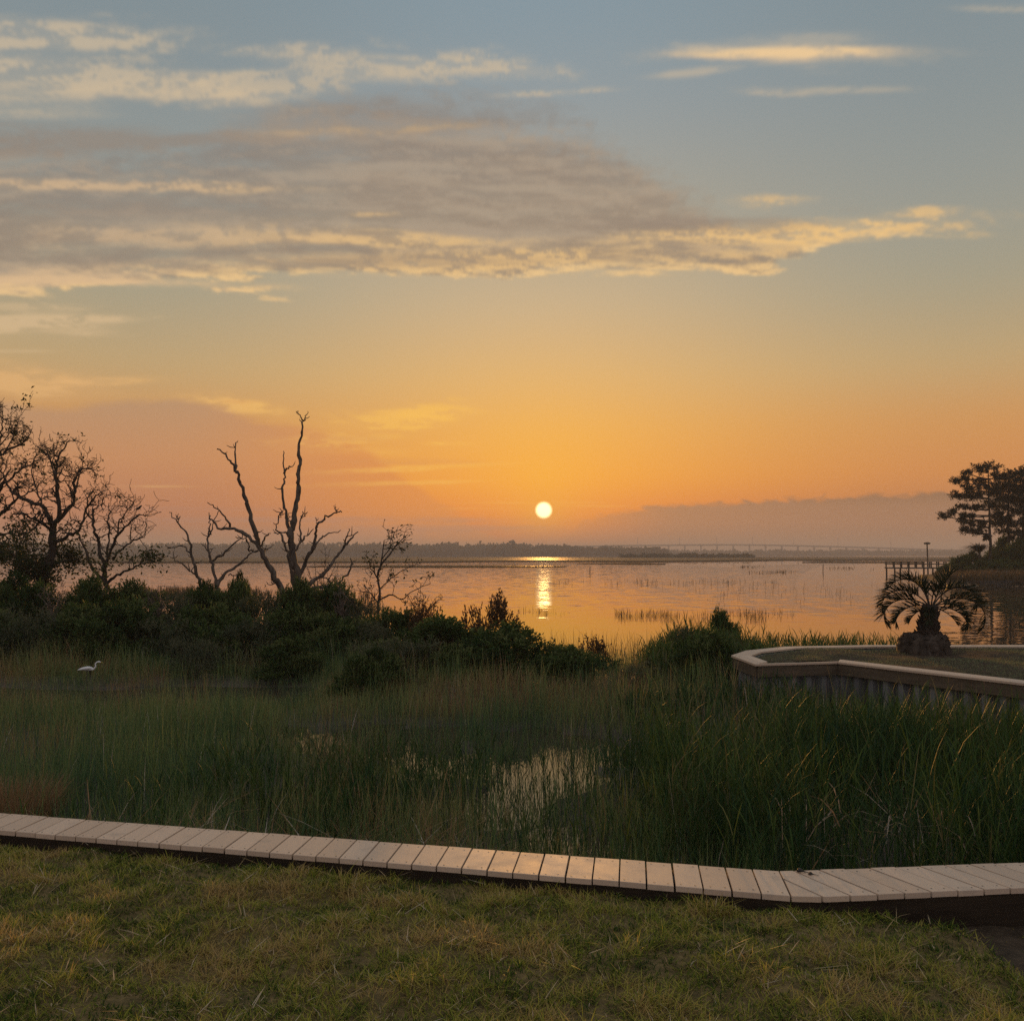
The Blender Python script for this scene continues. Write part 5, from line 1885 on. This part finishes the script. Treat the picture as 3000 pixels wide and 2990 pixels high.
def pine(seed, d, trunk, pads, label, base_px, needles=620):
    T = Tree(2650, 1300, Z8, d, 8, seed)
    L = T.line(trunk, 50, 10, 0, 0, 'trunk', 0.03)
    r = T.r
    b = Buf()
    k = Z8 * d / FPX
    for (x_, y_, rx, ry) in pads:
        dd = r.uniform(-1.4, 1.4)
        c = P(2650 + x_ * Z8, 1300 + y_ * Z8, d + dd)
        # limb from the trunk to the pad, leaving lower and sweeping up
        zc = c[2] - 0.12 * np.hypot(c[0] - L[0][0], dd)
        i = int(np.argmin(np.abs(L[:, 2] - zc)))
        mid_ = L[i] * 0.45 + c * 0.55 + np.array((0, 0, -0.12))
        lb_ = Buf()
        lb_.tube(smooth_line([L[i], mid_, c], 3), np.linspace(0.09, 0.03, 7), 5)
        T.limbs.append(lb_)
        RX, RZ = max(rx * k, 0.35) * 1.12, max(ry * k, 0.22) * 1.3
        nt_ = int(needles * max(0.35, RX * RZ * 1.2))
        ntw = max(6, nt_ // 8)
        q_ = r.normal(size=(ntw, 3))
        q_ /= np.linalg.norm(q_, axis=1, keepdims=True)
        q_ *= r.random((ntw, 1)) ** 0.4 * (1 + 0.25 * r.normal(size=(ntw, 1)))
        tw = c + q_ * np.array((RX, RX * 0.9, RZ))
        for t_ in range(16):                              # needle tufts
            dv = r.normal(size=(ntw, 3)) + np.array((0, 0, 0.3))
            b.leaves(tw + r.normal(size=(ntw, 3)) * 0.07, r.uniform(0.16, 0.30, ntw), 0.30, dv, np.clip(r.normal(0.4, 0.25, ntw), 0, 1))
    base = P(base_px, 1690, d)
    return T.emit('pine_tree', label, (base[0], base[1], 0.3), 'bark', b, None, 'needle')


pads1 = [(1060, 285, 150, 42), (950, 330, 90, 32), (800, 365, 70, 32), (635, 465, 58, 36), (760, 440, 60, 26), (900, 450, 90, 36), (780, 545, 80, 36), (1000, 520, 150, 55), (640, 650, 60, 40),
         (760, 650, 110, 40), (920, 640, 150, 55), (720, 790, 100, 30), (900, 790, 130, 36), (1080, 760, 120, 50), (480, 905, 68, 34), (600, 855, 36, 14), (740, 895, 30, 16), (840, 905, 28, 18), (720, 965, 60, 30),
         (850, 1000, 130, 36), (980, 1000, 80, 44), (820, 1095, 90, 30), (920, 1100, 90, 36), (1020, 1170, 30, 22), (745, 1070, 40, 18), (1150, 880, 80, 50), (1140, 600, 100, 60), (1150, 400, 80, 40)]
pine(71, 103.0, [(1078, 1600), (1075, 1450), (1072, 1200), (1062, 900), (1055, 600), (1055, 270)], pads1, 'tall flat topped pine with layered boughs, leftmost on the far shore', 2901)
pads2 = [(1240, 420, 110, 45), (1330, 385, 90, 45), (1300, 500, 160, 60), (1220, 570, 130, 55), (1400, 560, 130, 60), (1250, 690, 150, 50), (1380, 700, 130, 50), (1230, 800, 110, 50), (1360, 850, 120, 40),
         (1180, 980, 120, 50), (1320, 1000, 140, 45), (1230, 1090, 100, 36), (1400, 1100, 100, 40), (1180, 900, 80, 36), (1290, 930, 60, 30), (1320, 1180, 50, 26)]
pine(72, 105.0, [(1300, 1600), (1300, 1400), (1302, 1150), (1296, 900), (1305, 600), (1310, 360)], pads2, 'dense dark pine just right of the tall flat topped one', 2954)
pads3 = [(1490, 350, 110, 45), (1600, 380, 120, 55), (1480, 450, 150, 60), (1620, 520, 150, 70), (1480, 600, 140, 60), (1600, 700, 160, 60), (1470, 760, 110, 50), (1580, 860, 150, 50), (1480, 980, 110, 50), (1620, 1000, 140, 55),
         (1500, 1120, 120, 45), (1620, 1160, 130, 50), (1450, 1230, 60, 30), (1560, 1280, 110, 50)]
pine(73, 104.0, [(1490, 1600), (1486, 1400), (1484, 1100), (1488, 800), (1484, 340)], pads3, 'pine cut by the right edge of the photo', 2997)

for i, (px, top, d, r, lab, kd) in enumerate((
        (2818, 1636, 106, 1.3, 'low dark bush at the shore end of the dock', 0),
        (2850, 1626, 105, 1.5, 'rounded dark bush under the left side of the tall pine', 1),
        (2905, 1622, 104, 1.6, 'dark bush at the foot of the tall pine trunk', 2),
        (2945, 1592, 106, 2.0, 'high dark thicket between the two pine trunks', 3),
        (2990, 1600, 103, 1.8, 'tall dark bush at the right edge under the pines', 4),
        (2872, 1650, 102, 1.5, 'low bush on the bank in front of the pines', 3),
        (2935, 1645, 101, 1.6, 'broad low bush above the grey timber wall', 0),
        (2985, 1648, 100.5, 1.6, 'low bush at the right edge above the timber wall', 1),
        (2770, 1655, 108, 1.0, 'small low bush half hiding the dock railing', 2))):
    bush(px, top, d, r, lab, kd, None, 0.3, 'shore_bush')

# small fan palm on that bank
fp = P(2868, 1612, 103.0)
sp0 = thing('small_palm', 'small shaggy palm with drooping leaves beside the tall pine', 'palm', (fp[0], fp[1], 0.3))
b = Buf()
b.tube([(fp[0], fp[1], 0.3), (fp[0] + 0.05, fp[1], fp[2])], [0.13, 0.09], 8)
obj('trunk', b, M['bark'], sp0)
b = Buf()
n = 420
b.blades(np.tile(fp, (n, 1)) + RNG.normal(size=(n, 3)) * 0.12, RNG.uniform(0.5, 1.1, n), 0.06, RNG.uniform(0, 6.28, n), RNG.uniform(0.2, 1.4, n), RNG.uniform(0.2, 1.3, n), RNG.random(n) * 0.6, 3, 0.9)
obj('crown', b, M['frond'], sp0)

# bank grass
b = Buf()
n = 5000
px, py = RNG.uniform(2735, 3080, n), RNG.uniform(1684, 1703, n)
k = py < np.interp(px, [2560, 2640, 2760, 2900, 3080], [1691, 1696, 1698, 1701, 1703])
pos = np.array([G(a, c, 0.3) for a, c in zip(px[k], py[k])])
b.blades(pos, RNG.uniform(0.3, 0.8, len(pos)) * np.interp(px[k], [2640, 2760, 2900], [0.55, 0.9, 1.3]), 0.07, RNG.uniform(0, 6.28, len(pos)), 0.15, 0.2, RNG.random(len(pos)), 2, 0.2)
tag(obj('bank_grass', b, M['far_marsh']), 'rough grass on the low bank below the pines', 'grass', None, 'stuff')

# old timber wall at that shore
a0, a1 = G(2868, 1702.5, 0.0), G(2962, 1703.5, 0.0)
tw = thing('timber_wall', 'weathered grey timber wall of upright boards at the foot of the pines', 'wall', tuple(a0))
nb = 14
for i in range(nb):
    p0 = a0 + (a1 - a0) * (i + 0.06) / nb
    p1 = a0 + (a1 - a0) * (i + 0.94) / nb
    h = 0.95 + random.uniform(-0.06, 0.06)
    b = Buf()
    dy = random.uniform(-0.02, 0.02) - 0.25
    b.box((p0[0], p0[1] + dy - 0.04, -0.4), (p1[0], p0[1] + dy + 0.04, h))
    obj('board', b, M['grey_timber'], tw)
b = Buf()
b.beam((a0[0], a0[1] - 0.36, 0.72), (a1[0], a1[1] - 0.36, 0.72), 0.10, 0.15)
obj('rail', b, M['grey_timber'], tw)

# dock
DD = 117.0
dl, dr_ = P(2620, 1662, DD), P(2815, 1662, DD)
dz = float(dl[2])
rz = float(P(2620, 1645.5, DD)[2])
dk = thing('dock', 'wooden dock with railings reaching out from the far right shore', 'dock', (dl[0], DD, 0.0))
b = Buf()
b.box((dl[0] - 0.15, DD, dz - 0.14), (dr_[0], DD + 2.6, dz - 0.05))
obj('deck_frame', b, M['timber'], dk)
nb = 48
me = Buf()
wd = (dr_[0] - dl[0] + 0.2) / nb
me.box((0, -0.08, -0.048), (wd * 0.93, 2.68, 0.0))
me = me.mesh('deck_board')
me.materials.append(M['grey_timber'])
for i in range(nb):
    o = bpy.data.objects.new('deck_board', me)
    COL.objects.link(o)
    o.parent = dk
    o.location = (-0.2 + i * wd, DD - DD, dz)
px_posts = np.linspace(0, dr_[0] - dl[0], 10)
for yy in (0.0, 2.55):
    for i, x_ in enumerate(px_posts):
        b = Buf()
        b.box((dl[0] + x_ - 0.06, DD + yy - 0.06, dz - 0.02 + 0.021), (dl[0] + x_ + 0.06, DD + yy + 0.06, rz))
        obj('railing_post', b, M['timber'], dk)
    for zz, hh in ((rz + 0.03, 0.055), ((rz + dz) / 2 + 0.06, 0.10)):
        b = Buf()
        b.box((dl[0] - 0.12, DD + yy - 0.075, zz - hh / 2), (dr_[0], DD + yy + 0.075, zz + hh / 2))
        obj('handrail', b, M['timber'], dk)
    for x_ in (0.05, 1.65, 4.4):
        b = Buf()
        b.tube([(dl[0] + x_, DD + yy + 0.02, -0.5), (dl[0] + x_, DD + yy + 0.02, dz - 0.14)], 0.09, 8)
        obj('pile', b, M['timber'], dk)
for zz, hh in ((rz + 0.03, 0.055), ((rz + dz) / 2 + 0.06, 0.10)):
    b = Buf()
    b.box((dl[0] - 0.10, DD + 0.08, zz - hh / 2 - 0.002), (dl[0] + 0.02, DD + 2.47, zz + hh / 2 - 0.002))
    obj('handrail', b, M['timber'], dk)

# nest pole by the dock
np_ = P(2716, 1594, 121.5)
npo = thing('nest_pole', 'slim pole with a flat round nest platform standing beside the dock', 'pole', (np_[0], np_[1], 0.0))
b = Buf()
b.tube([(np_[0] + 0.06, np_[1], -0.5), (np_[0] + 0.03, np_[1], 2.0), (np_[0], np_[1], np_[2])], [0.09, 0.08, 0.07], 8)
obj('pole', b, M['timber'], npo)
b = Buf()
for z0, z1, r in ((0.0, 0.06, 0.36), (0.05, 0.16, 0.30), (0.14, 0.24, 0.20)):
    b.tube([(np_[0], np_[1], np_[2] + z0), (np_[0], np_[1], np_[2] + z1)], [r, r * 0.85], 14)
for _ in range(60):
    a = random.uniform(0, 6.28)
    c = np.array((np_[0] + math.cos(a) * 0.25, np_[1] + math.sin(a) * 0.25, np_[2] + random.uniform(0.03, 0.2)))
    dv = np.array((random.uniform(-1, 1), random.uniform(-1, 1), random.uniform(-0.3, 0.5)))
    b.tube([c - dv * 0.15, c + dv * 0.18], 0.012, 4)
obj('nest_platform', b, M['timber'], npo)

# thin marker stake out in the inlet
for (px, py, h, lab) in ((1728, 1677, 0.9, 'lone thin stake in the water right of the sun reflection'), (2411, 1675, 1.1, 'thin stake far out in the water left of the dock'), (1475, 1631, 3.5, 'marker post at the far marsh left of the sun reflection')):
    c = G(px, py, 0.0)
    b = Buf()
    r_ = c[1] * 0.00035
    b.tube([(c[0], c[1], -0.4), (c[0] + 0.02, c[1], h * 0.6), (c[0] + 0.05, c[1], h)], [r_, r_, r_ * 0.8], 6)
    tag(obj('stake', b, M['timber'], loc=(float(c[0]), float(c[1]), 0.0)), lab, 'stake')

# ================================================================== bridge
BY = 2000.0
bpts = [(1500, 1603), (1700, 1599.5), (1850, 1597), (1990, 1595.5), (2150, 1594.5), (2300, 1596.5), (2450, 1600), (2600, 1604.5), (2750, 1609.5), (2900, 1613.5), (3100, 1617)]
bxz = np.array([P(x_, y_, BY)[[0, 2]] for x_, y_ in bpts])
deck_z = lambda x_: float(np.interp(x_, bxz[:, 0], bxz[:, 1]))
br = thing('bridge', 'long concrete road bridge on tall piers rising over the inlet in the haze', 'bridge', (float(bxz[3][0]), BY, 0.0))
xs = np.arange(bxz[0][0], bxz[-1][0], 16.0)
b = Buf()
for x0, x1 in zip(xs[:-1], xs[1:]):
    z0, z1 = deck_z(x0), deck_z(x1)
    v = [(x0, BY, z0 - 2.1), (x1, BY, z1 - 2.1), (x1, BY + 11, z1 - 2.1), (x0, BY + 11, z0 - 2.1), (x0, BY, z0), (x1, BY, z1), (x1, BY + 11, z1), (x0, BY + 11, z0)]
    b.add(v, [(3, 2, 1, 0), (4, 5, 6, 7), (0, 1, 5, 4), (2, 3, 7, 6)])
obj('deck', b, M['concrete'], br)
b = Buf()
for x0, x1 in zip(xs[:-1], xs[1:]):
    z0, z1 = deck_z(x0), deck_z(x1)
    v = [(x0, BY - 0.3, z0 - 0.3), (x1, BY - 0.3, z1 - 0.3), (x1, BY - 0.02, z1 - 0.3), (x0, BY - 0.02, z0 - 0.3), (x0, BY - 0.3, z0 + 0.9), (x1, BY - 0.3, z1 + 0.9), (x1, BY - 0.02, z1 + 0.9), (x0, BY - 0.02, z0 + 0.9)]
    b.add(v, [(3, 2, 1, 0), (4, 5, 6, 7), (0, 1, 5, 4), (2, 3, 7, 6)])
obj('parapet', b, M['concrete'], br)
for px in np.arange(1960, 3060, 47.5):
    x_ = float(P(px, 1600, BY)[0])
    zt = deck_z(x_) - 2.1
    b = Buf()
    b.box((x_ - 1.2, BY + 1.5, zt - 1.8), (x_ + 1.2, BY + 9.5, zt + 0.02))
    for yy in (2.4, 7.0):
        b.box((x_ - 0.95, BY + yy, -0.5), (x_ + 0.95, BY + yy + 1.7, zt - 1.79))
    obj('pier', b, M['concrete'], br)
for px in (1868, 1991, 2100, 2205, 2326, 2455, 2610):
    x_ = float(P(px, 1600, BY)[0])
    z0 = deck_z(x_)
    b = Buf()
    b.tube([(x_, BY + 0.6, z0 - 0.1), (x_, BY + 0.6, z0 + 15.0), (x_ + 0.3, BY + 1.2, z0 + 16.0), (x_ + 0.6, BY + 3.4, z0 + 16.4)], [0.42, 0.28, 0.22, 0.2], 6)
    obj('lamp_post', b, M['metal'], br)

# ================================================================== far woods (read as one mass each)
def forest(name, label, x0, x1, yf, depth, n, h0, h1, crown_r, tri=46, seed=0):
    r = np.random.default_rng(seed)
    b = Buf()
    # the dark inside of the wood
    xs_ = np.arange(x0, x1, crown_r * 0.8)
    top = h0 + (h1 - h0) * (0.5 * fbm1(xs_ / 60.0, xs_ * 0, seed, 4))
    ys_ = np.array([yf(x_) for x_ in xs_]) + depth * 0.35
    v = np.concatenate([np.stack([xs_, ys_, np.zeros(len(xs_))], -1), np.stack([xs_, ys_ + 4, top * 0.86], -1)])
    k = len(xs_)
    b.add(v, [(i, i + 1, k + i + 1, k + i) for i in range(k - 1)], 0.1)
    x = r.uniform(x0, x1, n)
    y = np.array([yf(q_) for q_ in x]) + r.random(n) * depth
    f_ = fbm1(x / 70.0, y / 300.0, seed + 1, 4)
    h = h0 + (h1 - h0) * np.clip(0.15 + 0.5 * f_ + r.normal(0, 0.18, n), 0, 1.1)
    h = h * np.interp(x, [x1 - 130, x1], [1.0, 0.55])
    cr = crown_r * r.uniform(0.6, 1.3, n)
    for t_ in range(tri):
        q_ = r.normal(size=(n, 3))
        q_ /= np.linalg.norm(q_, axis=1, keepdims=True)
        q_ *= r.random((n, 1)) ** 0.33
        lo = 0.30 + 0.35 * (r.random(n) < 0.5)
        c = np.stack([x + q_[:, 0] * cr, y + q_[:, 1] * cr, h * (0.62 + 0.36 * q_[:, 2])], -1)
        s_ = cr * r.uniform(0.25, 0.6, n)
        b.leaves(c, s_ * 1.5, 0.8, r.normal(size=(n, 3)), r.random(n))
    m_ = n // 3
    for t_ in range(14):                                  # undergrowth down to the water
        c = np.stack([r.uniform(x0, x1, m_), np.zeros(m_), r.uniform(0, h0 * 0.7, m_)], -1)
        c[:, 1] = np.array([yf(q_) for q_ in c[:, 0]]) + r.random(m_) * depth * 0.3
        b.leaves(c, crown_r * 0.9, 0.9, r.normal(size=(m_, 3)), r.random(m_))
    return tag(obj(name, b, M['forest']), label, 'forest', None, 'stuff')


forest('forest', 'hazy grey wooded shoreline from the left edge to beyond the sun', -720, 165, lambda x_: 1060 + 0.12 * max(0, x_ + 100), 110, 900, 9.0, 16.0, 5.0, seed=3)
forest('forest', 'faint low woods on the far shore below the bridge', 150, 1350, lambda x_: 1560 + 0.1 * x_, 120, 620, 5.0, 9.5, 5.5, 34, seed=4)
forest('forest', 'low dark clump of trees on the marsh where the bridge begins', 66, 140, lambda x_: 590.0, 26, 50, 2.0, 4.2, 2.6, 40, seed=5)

# ================================================================== haze over the inlet
hb = Buf()
hb.box((-4600, -4600, -1.7), (4600, 5100, 44))
ma, nt, out = mat_nodes('haze')
pv = nt.nodes.new('ShaderNodeVolumePrincipled')
pv.inputs['Color'].default_value = (0.72, 0.70, 0.70, 1)
pv.inputs['Density'].default_value = 0.0006
pv.inputs['Anisotropy'].default_value = 0.0
nt.links.new(pv.outputs[0], out.inputs['Volume'])
hz = obj('haze', hb, ma)
tag(hz, 'thin morning haze over the inlet', 'haze', None, 'stuff')
